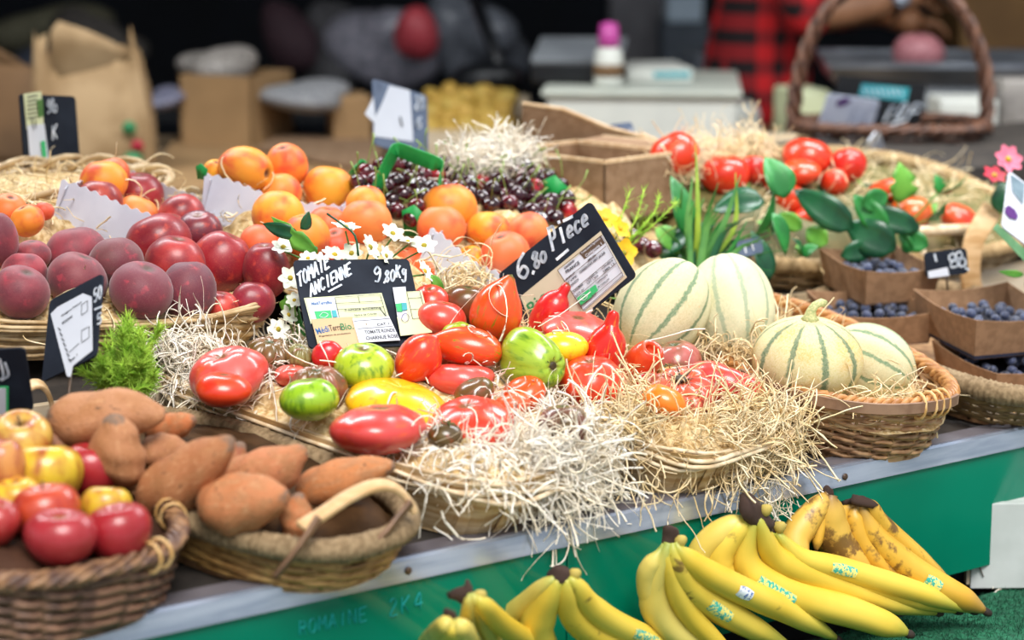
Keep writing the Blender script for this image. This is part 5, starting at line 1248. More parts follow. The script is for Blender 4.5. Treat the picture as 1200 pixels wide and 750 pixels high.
for a, b, w, mt, lb in (((372, 296), (318, 254), 26, 'leaflight', 3), ((350, 275), (308, 262), 18, 'leafdark', 0), ((352, 268), (362, 248), 20, 'leafdark', 0), ((372, 290), (356, 300), 14, 'leaf', 2), ((340, 345), (333, 372), 18, 'leaflight', 2), ((360, 395), (350, 360), 14, 'leaf', 0), ((505, 322), (520, 345), 12, 'leaflight', 0), ((420, 318), (470, 312), 14, 'leaflight', 2), ((430, 318), (385, 312), 14, 'leaflight', 2)):
    leaf(p, Q(*a, dS), Q(*b, dS+.01), w*dS/FPX, M[mt], .08, (0, 0, 1), lb)
# yellow flowers behind the melon sign
dY = 2.80; p = plant('yellow_flower_spray', 'yellow artificial flowers with feathery green sprigs behind the melon price sign', Q(700, 330, dY), 'flowers')
for i, (x, y, r, tl, d) in enumerate(((709, 257, 15, (-.3, -.6, .7), dY), (726, 268, 15, (.2, -.8, .6), dY), (731, 296, 17, (-.2, -1, .3), dY-.04), (764, 341, 15, (-.2, -1, .4), 2.66), (716, 276, 11, None, dY))):
    c = Q(x, y, d); flower(p, c, r*d/FPX, M['petalyellow'], 5, tl, 40+i, 1.0)
    stem(p, [c, Q(*((x+705)/2, (y+330)/2) if d > 2.7 else (725, 350), d+.01), Q(700, 345, d+.01)], .0011, M['stemgreen'])
spr = [[Q(705, 320, dY), Q(702+20*k, 280-8*k, dY+.01), Q(*e, dY+.02)] for k, e in enumerate(((696, 250), (738, 225), (755, 222), (772, 232), (790, 238)))]+[[Q(705, 320, dY), Q(735, 285, dY), Q(764, 252, dY)], [Q(705, 320, dY), Q(720, 290, dY), Q(760, 268, dY)]]
feathery(p, spr, 3, .014, 9, M['fern'], .0008)
# leafy plant with grass behind the melons
dG = 2.95; p = plant('leafy_plant', 'artificial plant with broad glossy leaves and grass blades behind the pale melons', Q(820, 325, dG))
for a, b, w, mt in (((803, 275), (786, 206), 34, 'leaf'), ((772, 300), (840, 262), 34, 'leafdark'), ((768, 268), (800, 300), 30, 'leaflight'), ((896, 236), (834, 248), 44, 'leafdark'), ((920, 232), (896, 184), 44, 'leaf'), ((886, 275), (906, 220), 34, 'leaf'), ((800, 320), (770, 290), 24, 'leaf'), ((900, 330), (880, 270), 30, 'leafdark'), ((905, 250), (920, 300), 26, 'leaf')):
    leaf(p, Q(*a, dG+.02), Q(*b, dG+.03), w*dG/FPX, M[mt], .08, (.6, .2, .5))
for i, (b, m_, t, w, mt) in enumerate((((815, 316), (818, 250), (815, 168), 9, 'bladelight'), ((810, 316), (806, 260), (812, 206), 11, 'blade'), ((818, 316), (845, 270), (868, 205), 13, 'blade'), ((822, 316), (860, 268), (862, 202), 9, 'bladelight'), ((816, 318), (850, 300), (876, 258), 10, 'leaf'), ((826, 318), (870, 290), (910, 272), 11, 'blade'), ((830, 318), (880, 300), (925, 292), 10, 'blade'), ((812, 318), (800, 290), (770, 262), 9, 'blade'), ((814, 316), (826, 262), (842, 214), 9, 'blade'), ((822, 320), (865, 312), (905, 318), 9, 'leaf'), ((806, 318), (796, 268), (800, 214), 9, 'blade'))):
    pts = smooth_path([Q(*b, dG), Q(*m_, dG-.02+.005*i), Q(*t, dG-.01)], 12); V = []; I = p.matrix_world.inverted()
    for k, q in enumerate(pts):
        u = k/11; ww = w*dG/FPX*.38*(1-u**2.2)+.0002; V += [tuple(I@(Vector(q)-RT*ww)), tuple(I@(Vector(q)+FW*ww*.4)), tuple(I@(Vector(q)+RT*ww))]
    o = MB().add(V, [(k*3+s, k*3+s+1, k*3+s+4, k*3+s+3) for k in range(11) for s in range(2)]).build('grass_blade', M[mt], p); o.modifiers.new('t', 'SOLIDIFY').thickness = .0005
g = np.random.default_rng(99)
for i in range(16):
    x = g.uniform(780, 915); bx = 820+(x-845)*.35; top = 215+abs(x-835)*.75+g.uniform(0, 40); w = g.uniform(6, 9); dd_ = g.uniform(-.03, .03)
    pts = smooth_path([Q(bx, 320, dG+dd_), Q((bx+x)/2-3, (320+top)/2-14, dG+dd_), Q(x, top, dG+dd_-.01)], 12); V = []; I = p.matrix_world.inverted()
    for k, q in enumerate(pts):
        ww = w*dG/FPX*.5*(1-(k/11)**2.2)+.0002; V += [tuple(I@(Vector(q)-RT*ww)), tuple(I@(Vector(q)+FW*ww*.4)), tuple(I@(Vector(q)+RT*ww))]
    o = MB().add(V, [(k*3+j, k*3+j+1, k*3+j+4, k*3+j+3) for k in range(11) for j in range(2)]).build('grass_blade', M[('blade', 'leaf', 'blade', 'leafdark')[i % 4]], p); o.modifiers.new('t', 'SOLIDIFY').thickness = .0005
# dark leaves in front of the rear tomatoes
dR = 3.05; p = plant('dark_leaf_branch', 'branch of long dark green leaves lying in front of the rear tomatoes', Q(1000, 300, dR))
for a, b, w, mt in (((1000, 268), (930, 222), 38, 'leafdark'), ((1078, 268), (1000, 244), 30, 'leafdark'), ((1010, 240), (1040, 228), 30, 'leaf'), ((1050, 292), (990, 262), 44, 'leafdark'), ((1088, 288), (1052, 276), 26, 'leaf'), ((970, 285), (945, 268), 28, 'leaflight'), ((1040, 270), (1000, 228), 30, 'leaf'), ((985, 300), (1030, 285), 26, 'leafdark'), ((940, 268), (915, 250), 22, 'leaflight'), ((1070, 295), (1060, 275), 20, 'leaf')):
    leaf(p, Q(*a, dR-.02), Q(*b, dR), w*dR/FPX, M[mt], .1, (.2, .1, 1))
dR = 3.15; p = plant('parsley_sprig', 'light green lobed leaves scattered beside the rear tomatoes', Q(1060, 262, dR))
for a, b, w, mt in (((1052, 238), (1054, 190), 50, 'leaflight'), ((1098, 226), (1134, 206), 24, 'leaf'), ((1100, 226), (1096, 204), 22, 'leaf'), ((1086, 258), (1110, 236), 26, 'leaf'), ((1066, 284), (1086, 286), 20, 'leaflight')):
    leaf(p, Q(*a, dR), Q(*b, dR), w*dR/FPX, M[mt], .1, (1, 0, .2), 3)
    stem(p, [Q(*a, dR), Q((a[0]+1060)/2, (a[1]+268)/2, dR), Q(1060, 268, dR)])
for i, (x, y) in enumerate(((832, 214), (868, 226), (908, 222), (958, 226), (1010, 218), (905, 262), (940, 290), (1086, 250), (1012, 252))):
    q = at_heap(x, y+10, -.01); r_ = plant('leaf_sprig', 'small green leaf sprig tucked between the rear tomatoes', q, 'leaves', 'leaf sprigs between the rear tomatoes')
    for k in range(3):
        a = 2.1*k+i; leaf(r_, q, q+RT*(.022*math.cos(a))+Vector((0, 0, .018+.008*math.sin(a*2)))+HB_*(.015*math.sin(a)), .02, M[('leaf', 'leaflight', 'leafdark')[(i+k) % 3]], .12, (.3, .6, .6), 2 if k % 2 else 0)
dP = 3.1; p = plant('pink_flower', 'pink and crimson artificial flowers beside the lavender card', Q(1172, 252, dP), 'flowers')
flower(p, Q(1181, 187, dP), 18*dP/FPX, M['petalpink'], 7, (-.3, -1, .6), 90); flower(p, Q(1165, 206, dP-.02), 15*dP/FPX, M['petalred'], 6, (-.2, -.6, .9), 91)
stem(p, [Q(1181, 190, dP), Q(1176, 220, dP), Q(1172, 252, dP)]); stem(p, [Q(1165, 206, dP), Q(1170, 230, dP), Q(1172, 252, dP)]); leaf(p, Q(1172, 250, dP), Q(1176, 212, dP), 28*dP/FPX, M['leafdark'], .1)
leaf(p, Q(1200, 322, dP-.2), Q(1170, 318, dP-.2), 8*dP/FPX, M['leaflight'], .1, (0, 0, 1))
# ================================================================ BANANAS
def banana_mat(name, body, body2, end, spots=0., spotc='#5a3a22'):
    t = NT(name); at = t.n('Attribute', attribute_name='along'); v = t.coords(True)
    c = t.mix(t.ramp(t.noise(v, 9, 3), .35, .7), body, body2)
    c = t.mix(t.ramp(at.outputs[2], .3, .06), c, end); c = t.mix(t.math('MULTIPLY', t.ramp(at.outputs[2], .80, .95), .75), c, end)
    n1 = t.noise(v, 40, 4, .6); n2 = t.noise(v, 14, 2)
    f = t.ramp(t.math('MULTIPLY_ADD', n2, .5, t.math('MULTIPLY', n1, .6)), .72-spots*.3, .80-spots*.3)
    c = t.mix(t.math('MULTIPLY', f, .85), c, spotc); t.l(c, t.b.inputs['Base Color']); t.set(Roughness=.45); return t.m
M['bananay'] = banana_mat('yellow_banana_skin', '#e6c84e', '#dcb838', '#a3a640', .12); M['bananag'] = banana_mat('pale_banana_skin', '#e2cc6c', '#d8bc52', '#98a24a', .15)
M['bananar'] = banana_mat('ripe_banana_skin', '#dcae3e', '#c9982c', '#9a7a3a', .42); M['bananas'] = banana_mat('spotted_banana_skin', '#dbb24e', '#cf9f3c', '#8a6a3a', .52)
M['crown'] = plain('dark_banana_crown', '#4a3226', '#2c1d18', 60, .8, .5); M['cut'] = plain('cut_banana_crown', '#c9b45a', '#a08a3c', 30, .7); M['tipdark'] = plain('banana_tip', '#3a2a1e', '#1e1610', 60, .8)
M['sticker'] = plain('fruit_sticker', '#f6e27a', '#3fb0a0', 320, .4, lo=.45, hi=.55); M['stickerwhite'] = plain('white_fruit_sticker', '#eef0f4', '#5a76b0', 260, .4, lo=.55, hi=.6)
class Sweep:
    def __init__(s, P, r, k=12, n=26):
        s.P = smooth_path(P, n); s.n = n; s.k = k; T = np.gradient(s.P, axis=0); T /= np.linalg.norm(T, axis=1, keepdims=True); s.T = T
        u = np.cross(T[0], np.array(FW)); u /= np.linalg.norm(u); s.U = []; s.Wv = []
        for i in range(n):
            u = u-T[i]*np.dot(u, T[i]); u /= np.linalg.norm(u); s.U.append(u.copy()); s.Wv.append(np.cross(T[i], u))
        tt = np.linspace(0, 1, n); s.rad = r*np.interp(tt, [0, .08, .16, .28, .45, .7, .86, .95, 1], [.36, .34, .42, .78, 1, 1, .82, .45, .22]); s.tt = tt
    def pt(s, i, a, off=0.):
        f = 1+.055*math.cos(5*a); i = float(i); i0 = min(int(i), s.n-2); w = i-i0
        g = lambda A: np.asarray(A[i0])*(1-w)+np.asarray(A[i0+1])*w
        return g(s.P)+(g(s.rad)*f+off)*(math.cos(a)*g(s.U)+math.sin(a)*g(s.Wv))
def banana(parent, P, r, mat, sticker=None, tip=True):
    sw = Sweep(P, r); V = []; F = []; k = sw.k; I = parent.matrix_world.inverted()
    for i in range(sw.n):
        for j in range(k): V.append(tuple(I@Vector(sw.pt(i, 2*math.pi*j/k))))
    F = [(i*k+j, i*k+(j+1) % k, (i+1)*k+(j+1) % k, (i+1)*k+j) for i in range(sw.n-1) for j in range(k)]+[tuple(range(k))[::-1], tuple((sw.n-1)*k+j for j in range(k))]
    me = mesh_np('banana', V, F); at = me.attributes.new('along', 'FLOAT', 'POINT'); at.data.foreach_set('value', np.repeat(sw.tt, k).astype(np.float32))
    o = link('banana', me, mat, parent)
    if tip:
        e = Vector(sw.P[-1]); d = Vector(sw.T[-1]); MB().tube([I@(e-d*.003), I@(e+d*.004), I@(e+d*.009)], [r*.26, r*.3, r*.2], 8).build('tip', M['tipdark'], o)
    if sticker:
        c, ln, mt = sticker; V = []; aa = None; best = 1e9; i0 = c*(sw.n-1)
        for a in np.linspace(0, 2*math.pi, 48):
            d = depth_of(sw.pt(i0, a))
            if d < best: best, aa = d, a
        aa -= .0; m, nn = 7, 5
        for x in range(m):
            for y in range(nn):
                ii = i0+(x/(m-1)-.5)*ln*(sw.n-1); a = aa+(y/(nn-1)-.5)*.95*(1-.5*abs(x/(m-1)-.5)**2*2); V.append(tuple(I@Vector(sw.pt(ii, a, .0006))))
        MB().add(V, [(x*nn+y, (x+1)*nn+y, (x+1)*nn+y+1, x*nn+y+1) for x in range(m-1) for y in range(nn-1)]).build('sticker', mt, o)
    return o
def bunch(label, crown_px, yc, items, crown_r=(13, 16), cut=None, ripe=False):
    cpt = at_y(*crown_px, yc); root = empty('banana_bunch', cpt); tag(root, label, 'bananas'); bpy.context.view_layer.update(); dc = depth_of(cpt)
    for it in items:
        pts, rpx, mk = it[0], it[1], it[2]; st = it[3] if len(it) > 3 else None; ye = it[4] if len(it) > 4 else None
        e = at_z(*pts[-1], LZ+.022) if ye is None else at_y(*pts[-1], ye); de = depth_of(e); n = len(pts); L = [0]
        for a, b in zip(pts, pts[1:]): L.append(L[-1]+math.hypot(a[0]-b[0], a[1]-b[1]))
        dd = it[5] if len(it) > 5 else 0.
        P = [cpt-Vector((0, 0, 0))]+[at_depth(*q, dc+(de-dc)*(l/L[-1])+dd*math.sin(math.pi*min(1, l/L[-1]))) for q, l in zip(pts, L)]
        P[0] = P[1]*.35+P[0]*.65
        banana(root, P, rpx*dc/FPX, M[mk], st)
    a, b = crown_r; s = dc/FPX; me = fruit_mesh('crown', lump=.2, nu=16, nv=11, seed=3+int(crown_px[0]), ribs=5, rib=.1, prof=[(0, 1), (.5, .97), (.72, .8), (.8, .4), (.9, 0), (1., -.5), (.85, -.9), (0, -1)])
    o = link('crown', me, M['crown'], root); o.scale = (a*s*1.1, a*s*.8, b*s*.85); o.location = (0, .004, .0); o.rotation_euler = (.1, .25, YAW*-1)
    if cut:
        c2 = local(root, at_y(*cut, yc-.007)); me = fruit_mesh('cut_face', lump=.08, nu=12, nv=8, seed=4); o = link('cut_face', me, M['cut'], root); o.location = c2-Vector((0, 0, .002)); o.scale = (7*s, 5*s, 8*s); o.rotation_euler = (.2, .3, -YAW); o['label'] = 'pale yellow cut end of the crown'
    return root
SY = lambda c, l=.14: (c, l, M['sticker']); SW_ = lambda c, l=.06: (c, l, M['stickerwhite'])
bunch('banana bunch with dark crown nearest the frame bottom, mostly cut off', (552, 692), -.10, [([(557, 705), (568, 734), (580, 757), (586, 790)], 11, 'bananag'), ([(565, 707), (587, 731), (621, 752), (668, 780)], 14, 'bananay'), ([(550, 706), (548, 735), (556, 770), (570, 800)], 11, 'bananag')], (10, 13), (562, 696))
bunch('dark-stemmed banana bunch right in front of the frame bottom edge', (530, 724), -.125, [([(521, 733), (503, 752), (490, 785)], 13, 'bananag'), ([(540, 736), (552, 756), (575, 790)], 14, 'bananag'), ([(530, 738), (528, 760), (530, 800)], 13, 'bananay')], (11, 13))
bunch('bunch of four bananas with a brown and yellow cut crown at the panel joint', (660, 675), -.07, [([(642, 683), (619, 705), (598, 726), (590, 756), (600, 790)], 15, 'bananag'), ([(651, 686), (635, 715), (630, 740), (645, 772), (680, 800)], 20, 'bananay'), ([(664, 685), (667, 713), (686, 736), (724, 758), (770, 785)], 17, 'bananay'), ([(674, 684), (691, 710), (722, 732), (764, 750), (815, 768)], 16, 'bananay', SY(.72))], (14, 11), (673, 671))
bunch('banana bunch with a dark crown and teal-yellow stickers, left of the longest bunch', (786, 630), -.065, [([(767, 655), (759, 672), (762, 700), (780, 735)], 13, 'bananag', None, -.035), ([(781, 652), (790, 685), (808, 720), (838, 752), (860, 775)], 14, 'bananay'), ([(779, 650), (766, 682), (769, 714), (794, 742), (835, 762), (860, 772)], 18, 'bananag'), ([(799, 648), (821, 667), (868, 691), (927, 718), (980, 748)], 17, 'bananay', SW_(.58)), ([(790, 650), (804, 680), (830, 704), (875, 731), (925, 757)], 18, 'bananay', SY(.62, .13))], (11, 15), (797, 632))
bunch('tall bunch of long yellow bananas with a big brown crown below the hanging straw', (885, 599), -.055, [([(868, 611), (847, 622), (824, 643), (820, 665), (838, 690)], 17, 'bananag', None, -.03), ([(868, 615), (846, 640), (842, 664), (860, 692)], 18, 'bananay', None, -.04), ([(892, 617), (903, 648), (930, 667), (980, 686), (1040, 705), (1098, 718)], 17, 'bananay'), ([(881, 616), (872, 650), (886, 675), (930, 698), (995, 716), (1040, 732), (1063, 742)], 20, 'bananay', SY(.48, .15))], (17, 16), (897, 596))
bunch('bunch of slim yellow bananas with a small cut crown behind the longest bunch', (905, 619), -.045, [([(918, 634), (937, 654), (980, 665), (1030, 680), (1085, 697), (1139, 716)], 15, 'bananay', SY(.5, .1)), ([(903, 634), (922, 657), (967, 670), (1007, 682), (1070, 701), (1121, 716)], 16, 'bananay')], (10, 9), (913, 616))
bunch('pair of ripe bananas with brown blotches and a thin dark stem', (974, 577), -.03, [([(965, 597), (959, 622), (956, 646)], 8, 'bananar', None, -.03), ([(967, 584), (945, 610), (931, 632), (934, 655), (945, 672)], 18, 'bananas', None, -.045), ([(973, 588), (972, 614), (981, 640), (1010, 667), (1044, 690)], 22, 'bananas', None, -.04)], (7, 10))
bunch('ripe bunch with a ragged purple-brown crown, its longest banana ending nearest the white box', (1008, 587), -.03, [([(988, 600), (984, 614), (992, 640)], 10, 'bananar', None, -.03), ([(1021, 592), (1032, 614), (1066, 646), (1090, 668), (1125, 700)], 13, 'bananar', None, -.035), ([(1001, 603), (1007, 630), (1028, 659), (1060, 688)], 14, 'bananar', None, -.06), ([(1013, 603), (1025, 630), (1060, 662), (1097, 686), (1127, 701), (1154, 716)], 17, 'bananar', SY(.62, .08))], (14, 10))
# white box on the turf
wb = empty('white_wooden_box', at_z(1137, 690, LZ+.001), (0, 0, -YAW+.03)); tag(wb, 'white painted wooden box with two staples standing on the turf', 'box'); bpy.context.view_layer.update()
sB = depth_of(wb.location)/FPX; H_ = 103*sB; M['whitewood'] = plain('white_painted_wood', '#c4c8c6', '#b4b9b6', 12, .6, .1)
bevel(MB().box((0, 0, 0), (.3, .012, H_)).build('front_board', M['whitewood'], wb, False), .001); bevel(MB().box((-.0045, .003, .004), (0, .06, H_*.68)).build('end_board', M['palewood'], wb, False), .001)
MB().box((0, .012, 0), (.012, .07, H_)).build('side_board', M['whitewood'], wb, False); MB().box((.012, .012, H_-.008), (.3, .07, H_-.001)).build('top_board', M['whitewood'], wb, False)
for z in (.72, .2): MB().tube([(.010, -.0005, H_*z+.006), (.0105, -.0022, H_*z+.005), (.0145, -.0022, H_*z-.004), (.0155, -.0005, H_*z-.006)], .0008, 5).build('staple', M['wire'], wb)
c = at_z(1165, 692, LZ); straw('straw_strands', np.array([c]*3)+RNG.normal(0, .002, (3, 3)), np.array([(1, .2, .5)]*3), M['strawwhite'], 'single straw strands lying at the foot of the white box', (.05, .08), .0009, 9, 1.2, 1.2, .2, 88)
# faint old chalk writing on the green panel
def panel_write(strokes, wd, label):
    m = MB()
    for st in strokes:
        P = smooth_path([at_y(*p, -.0003) for p in st], max(3, len(st)*3)) if len(st) > 1 else []
        m.tube(P, wd, 4, squash=.3)
    o = m.build('faint_handwriting', M_('faded_chalk', '#18aeb0', '#109a98'), t_stall); o['label'] = label
t_stall = bpy.data.objects['market_stall']
panel_write(write('ROMAINE', (350, 745), (432, 727), 17, .25), .0012, 'faded turquoise handwriting on the green panel')
panel_write(write('2', (456, 722), (468, 720), 20, .2)+write('K4', (470, 720), (500, 712), 20, .3), .0012, 'faded turquoise price on the green panel')
# ================================================================ BEHIND THE STALL
HB = RT.cross(Vector((0, 0, 1))); HB = -HB if HB.dot(FW) < 0 else HB       # horizontal, away from the viewer
RZ = -YAW
CZ = .95
def bgframe(px, py, d, z=None, rot=0.):
    p = at_depth(px, py, d); return Vector((p.x, p.y, p.z if z is None else z)), RZ+rot
def bgbox(name, label, cat, x0, x1, yt, yb, d, thick, mat, rot=0., zb=None, group=None, bw=.006):
    """a box standing on zb; its front face fills the given pixel extent at depth d"""
    pb = at_depth((x0+x1)/2, yb, d); pt = at_depth((x0+x1)/2, yt, d); zb = pb.z if zb is None else zb; w = (x1-x0)*d/FPX; h = pt.z-zb
    r = empty(name, (pb.x, pb.y, zb), (0, 0, RZ+rot)); tag(r, label, cat, group)
    bevel(MB().box((-w/2, 0, 0), (w/2, thick, h)).build('body', mat, r, False), bw); r['wh'] = (w, h); return r
def struct_box(name, c, w, dpt, z0, z1, mat, rot=0.):
    o = MB().box((-w/2, 0, z0), (w/2, dpt, z1)).build(name, mat, None, False); o.location = (c.x, c.y, 0); o.rotation_euler = (0, 0, RZ+rot); o['kind'] = 'structure'; return o
def at_lat(l, d): p = CAM+RT*l+HB*d; return Vector((p.x, p.y, 0))
M['wallnavy'] = plain('dark_navy_wall', '#0c1018', '#141a26', 2, .8); M['walldark'] = plain('dim_brown_wall', '#2a2724', '#1c1b1e', 3, .85)
M['ceil'] = plain('light_block_cloth', '#8a8f92', '#7c8286', 3, .8); M['counter'] = plain('counter_top', '#8a7458', '#74604a', 8, .7)  # first material covers the unseen light-blocking roof and awning
M['white'] = plain('off_white_laminate', '#dcdcd2', '#cfd0c8', 8, .5); M['grey'] = plain('mid_grey', '#8a8e92', '#777b80', 10, .6)
M['black'] = plain('black_plastic', '#0e0f12', '#16181c', 20, .4); M['bag'] = plain('kraft_paper_bag', '#a98c66', '#8a6d48', 9, .8, .3); M['bagdark'] = plain('brown_paper_bag', '#7a5a3a', '#644a30', 7, .8, .3)
struct_box('wall_back', at_lat(0, 8.6), 9, .1, 0, 3.2, M['wallnavy']); struct_box('wall_left', at_lat(-3.2, 3.0), .1, 5.6, 0, 3.2, M['wallnavy']); struct_box('wall_right', at_lat(3.4, 4.2), .1, 4.4, 0, 3.2, M['walldark'])
struct_box('unseen_shade_roof', at_lat(.1, 3.3), 6.7, 5.4, 2.75, 2.8, M['ceil'])  # unseen roof, put in to keep the background dark
MB().box((-3.2, .05, 2.32), (4.2, 2.2, 2.35)).build('unseen_sky_blocker', M['ceil'], None, False)['kind'] = 'structure'  # unseen awning, added to cut overhead sky light and shade the rear
o = struct_box('trim_1', at_lat(.37, 6.6), .16, .16, 0, 2.75, plain('grey_post', '#6e6c70', '#5e5c60', 10, .6))
# long back counter
r = empty('back_counter', at_lat(-.2, 3.85), (0, 0, RZ)); tag(r, 'long wooden back counter crowded with bags and boxes', 'counter')
MB().box((-1.9, 0, CZ-.04), (1.9, 1.16, CZ)).build('counter_top', M['counter'], r, False); MB().box((-1.88, .02, 0), (1.88, 1.12, CZ-.04)).build('counter_body', M['walldark'], r, False)
# paper bags
def paper_bag(label, px, d, w, h, dep, mat, rot, seed, marks=False, lean=0.):
    g = np.random.default_rng(seed); b = at_depth(px, 190, d); r = empty('paper_bag', (b.x, b.y, CZ), (0, 0, RZ+rot)); tag(r, label, 'bag'); n = 40; lv = 12; V = []
    for i in range(lv):
        u = i/(lv-1); k = 1-.22*u*u
        for j in range(n):
            a = 2*math.pi*j/n; x, y = sup(np.array(a), 6); q = 1+.06*u*math.sin(7*a+5*u+seed)+.04*math.sin(13*a+seed*2+9*u)*u
            z = h*u*(1+(.16*math.sin(3*a+seed)+.07*math.sin(8*a))*u*u*(.3+.7*u))
            V.append((float(x)*w/2*k*q+lean*u*u, float(y)*dep/2*(1-.75*u**1.5)*q, z+g.normal(0, .002)))
    F = [(i*n+j, i*n+(j+1) % n, (i+1)*n+(j+1) % n, (i+1)*n+j) for i in range(lv-1) for j in range(n)]
    o = MB().add(V, F).build('bag_body', mat, r); o.modifiers.new('t', 'SOLIDIFY').thickness = .0015
    if marks:
        for x, z, mt, s in ((w*.30, h*.42, 'inkgreen', .014), (w*.32, h*.16, 'inkgreen', .02), (w*.36, h*.28, 'petalred', .012)):
            MB().lathe([(s, 0), (s, .001)], 12, Matrix.Translation((x, -dep*.50-.004+.05*z, z))@Matrix.Rotation(math.pi/2, 4, 'X')).build('printed_mark', M[mt], r)
    return r
paper_bag('crumpled kraft paper bag with green and red print behind the first slate sign', 112, 4.3, .24, .245, .15, M['bag'], .1, 3, True, -.01)
paper_bag('dark brown paper bag in shade behind the kraft one', 20, 4.6, .22, .2, .15, M['bagdark'], -.2, 8)
# flattened cardboard and crates on the counter
M['tancard'] = plain('tan_cardboard', '#a58258', '#92724c', 6, .8)
def slab(label, pts, z, th, mat, name='cardboard_sheet'):
    P = [at_z(*p, z) for p in pts]; c = sum(P, Vector())/len(P); r = MB().prism([(p.x-c.x, p.y-c.y) for p in P], 0, th).build(name, mat, None, False); r.location = (c.x, c.y, z); bevel(r, .003); tag(r, label, 'cardboard'); return r
slab('large flat tan cardboard sheet lying on the back counter', [(165, 226), (440, 226), (400, 168), (205, 166)], CZ+.001, .012, M['tancard'])
slab('second cardboard sheet with a folded dark edge, further along the counter', [(300, 178), (440, 205), (450, 170), (330, 160)], CZ+.015, .01, M['kraftdark'])
def crate(label, x0, x1, yt, yb, d, dep, mat, rot=0., zb=None):
    w = (x1-x0)*d/FPX; p = at_depth((x0+x1)/2, yb, d); zb = p.z if zb is None else zb; h = at_depth((x0+x1)/2, yt, d).z-zb
    r = empty('carton_crate', (p.x, p.y, zb), (0, 0, RZ+rot)); tag(r, label, 'crate')
    for lo, hi in (((-w/2, 0, 0), (w/2, .008, h)), ((-w/2, dep-.008, 0), (w/2, dep, h)), ((-w/2, 0, 0), (-w/2+.008, dep, h)), ((w/2-.008, 0, 0), (w/2, dep, h))): bevel(MB().box(lo, hi).build('side', mat, r, False), .002)
    MB().box((-w/2, 0, 0), (w/2, dep, .008)).build('bottom', mat, r, False); return r
def lump_bag(label, px, py, d, rx, ry, rz, mat, seed, name='plastic_bag', cat='bag', lump=.16):
    c = at_depth(px, py, d); o = link(name, fruit_mesh(name, lump=lump, nu=26, nv=16, seed=seed), mat); s = d/FPX; o.scale = (rx*s, rz*s, ry*s); o.location = c; o.rotation_euler = (0, 0, RZ); tag(o, label, cat); return o
M['film'] = plain('clear_plastic_film', '#8c8c98', '#b4b0bc', 5, .25, .4, **{'Transmission Weight': .35}); M['filmdark'] = plain('grey_plastic_film', '#565a62', '#6c7078', 5, .3, .4); M['cloud'] = plain('white_plastic_wrap', '#aca49c', '#77716c', 8, .5, .4)
b0 = crate('brown carton holding crumpled white plastic at the far end of the counter', 205, 300, 88, 128, 4.72, .2, M['tancard'], -.35, CZ+.0)
lump_bag('crumpled whitish plastic bag stuffed in the brown carton', 252, 80, 4.84, 40, 22, 34, M['cloud'], 4)
lump_bag('small grey-lilac plastic bag beside the brown carton', 190, 116, 4.75, 26, 14, 20, plain('lilac_film', '#8a8a9c', '#5c5c70', 8, .5), 6)
lump_bag('crumpled white paper heap next to the blue-grey slate', 362, 112, 4.75, 48, 18, 40, plain('crumpled_paper', '#9c9c9c', '#77777c', 8, .7, .4), 7, 'paper_heap', 'paper')
bgbox('cardboard_box', 'small closed cardboard box behind the blue-grey slate', 'box', 390, 436, 112, 150, 4.75, .12, M['tancard'], .2, CZ)
# shelf at the back with bags
r = empty('back_shelf', at_lat(-1.1, 5.5), (0, 0, RZ)); tag(r, 'dark shelf rack behind the counter holding bags', 'shelf')
for z in (.45, .96): MB().box((-1.35, 0, z-.03), (1.45, .5, z)).build('shelf_board', M['black'], r, False)
for x in (-1.33, -.4, .5, 1.43): MB().box((x-.02, .0, 0), (x+.02, .03, 1.34 if x < -.5 else .96)).build('post', M['black'], r, False); MB().box((x-.02, .47, 0), (x+.02, .5, .96)).build('post', M['black'], r, False)
lump_bag('clear plastic bag with red fruit inside on the back shelf', 470, 62, 5.7, 62, 52, 50, M['film'], 11)
lump_bag('red netted bag showing through the clear plastic', 482, 42, 5.52, 26, 24, 24, plain('dim_red', '#a03038', '#c8505a', 20, .5), 12, 'red_bag')
lump_bag('grey plastic bag beside the clear one', 556, 52, 5.75, 58, 56, 50, M['filmdark'], 13)
lump_bag('dark plum coloured sack at the wall', 335, 42, 5.8, 30, 52, 30, plain('plum_cloth', '#3a2028', '#2a1820', 10, .8), 14, 'sack', 'bag')
lump_bag('dull grey sack between the plum sack and the clear bag', 392, 62, 5.8, 40, 46, 40, plain('grey_sack', '#4e4c4e', '#3a393c', 10, .8), 15, 'sack', 'bag')
lump_bag('greenish beige sack high at the dark corner', 52, 38, 5.8, 42, 34, 40, plain('beige_sack', '#5e5a48', '#45422f', 9, .8), 16, 'sack', 'bag')
lump_bag('murky blue-grey bundle under the greenish sack', 30, 84, 5.6, 44, 28, 40, plain('bluegrey_sack', '#2e3440', '#242630', 9, .8), 17, 'bundle', 'bag')
lump_bag('dim brown bundle over the paper bag', 128, 62, 5.7, 44, 34, 40, plain('dim_bundle', '#4a443e', '#35312e', 9, .8), 18, 'bundle', 'bag')
pole = o = MB().tube([at_depth(553, -10, 5.2), at_depth(572, 40, 5.15), at_depth(592, 92, 5.02)], .016, 10).build('black_pole', M['black']); tag(o, 'black slanted arm rising from a rounded black base', 'stand')
o = lump_bag('', 580, 92, 5.02, 44, 20, 34, M['black'], 19, 'base', None, .06); o.parent = pole
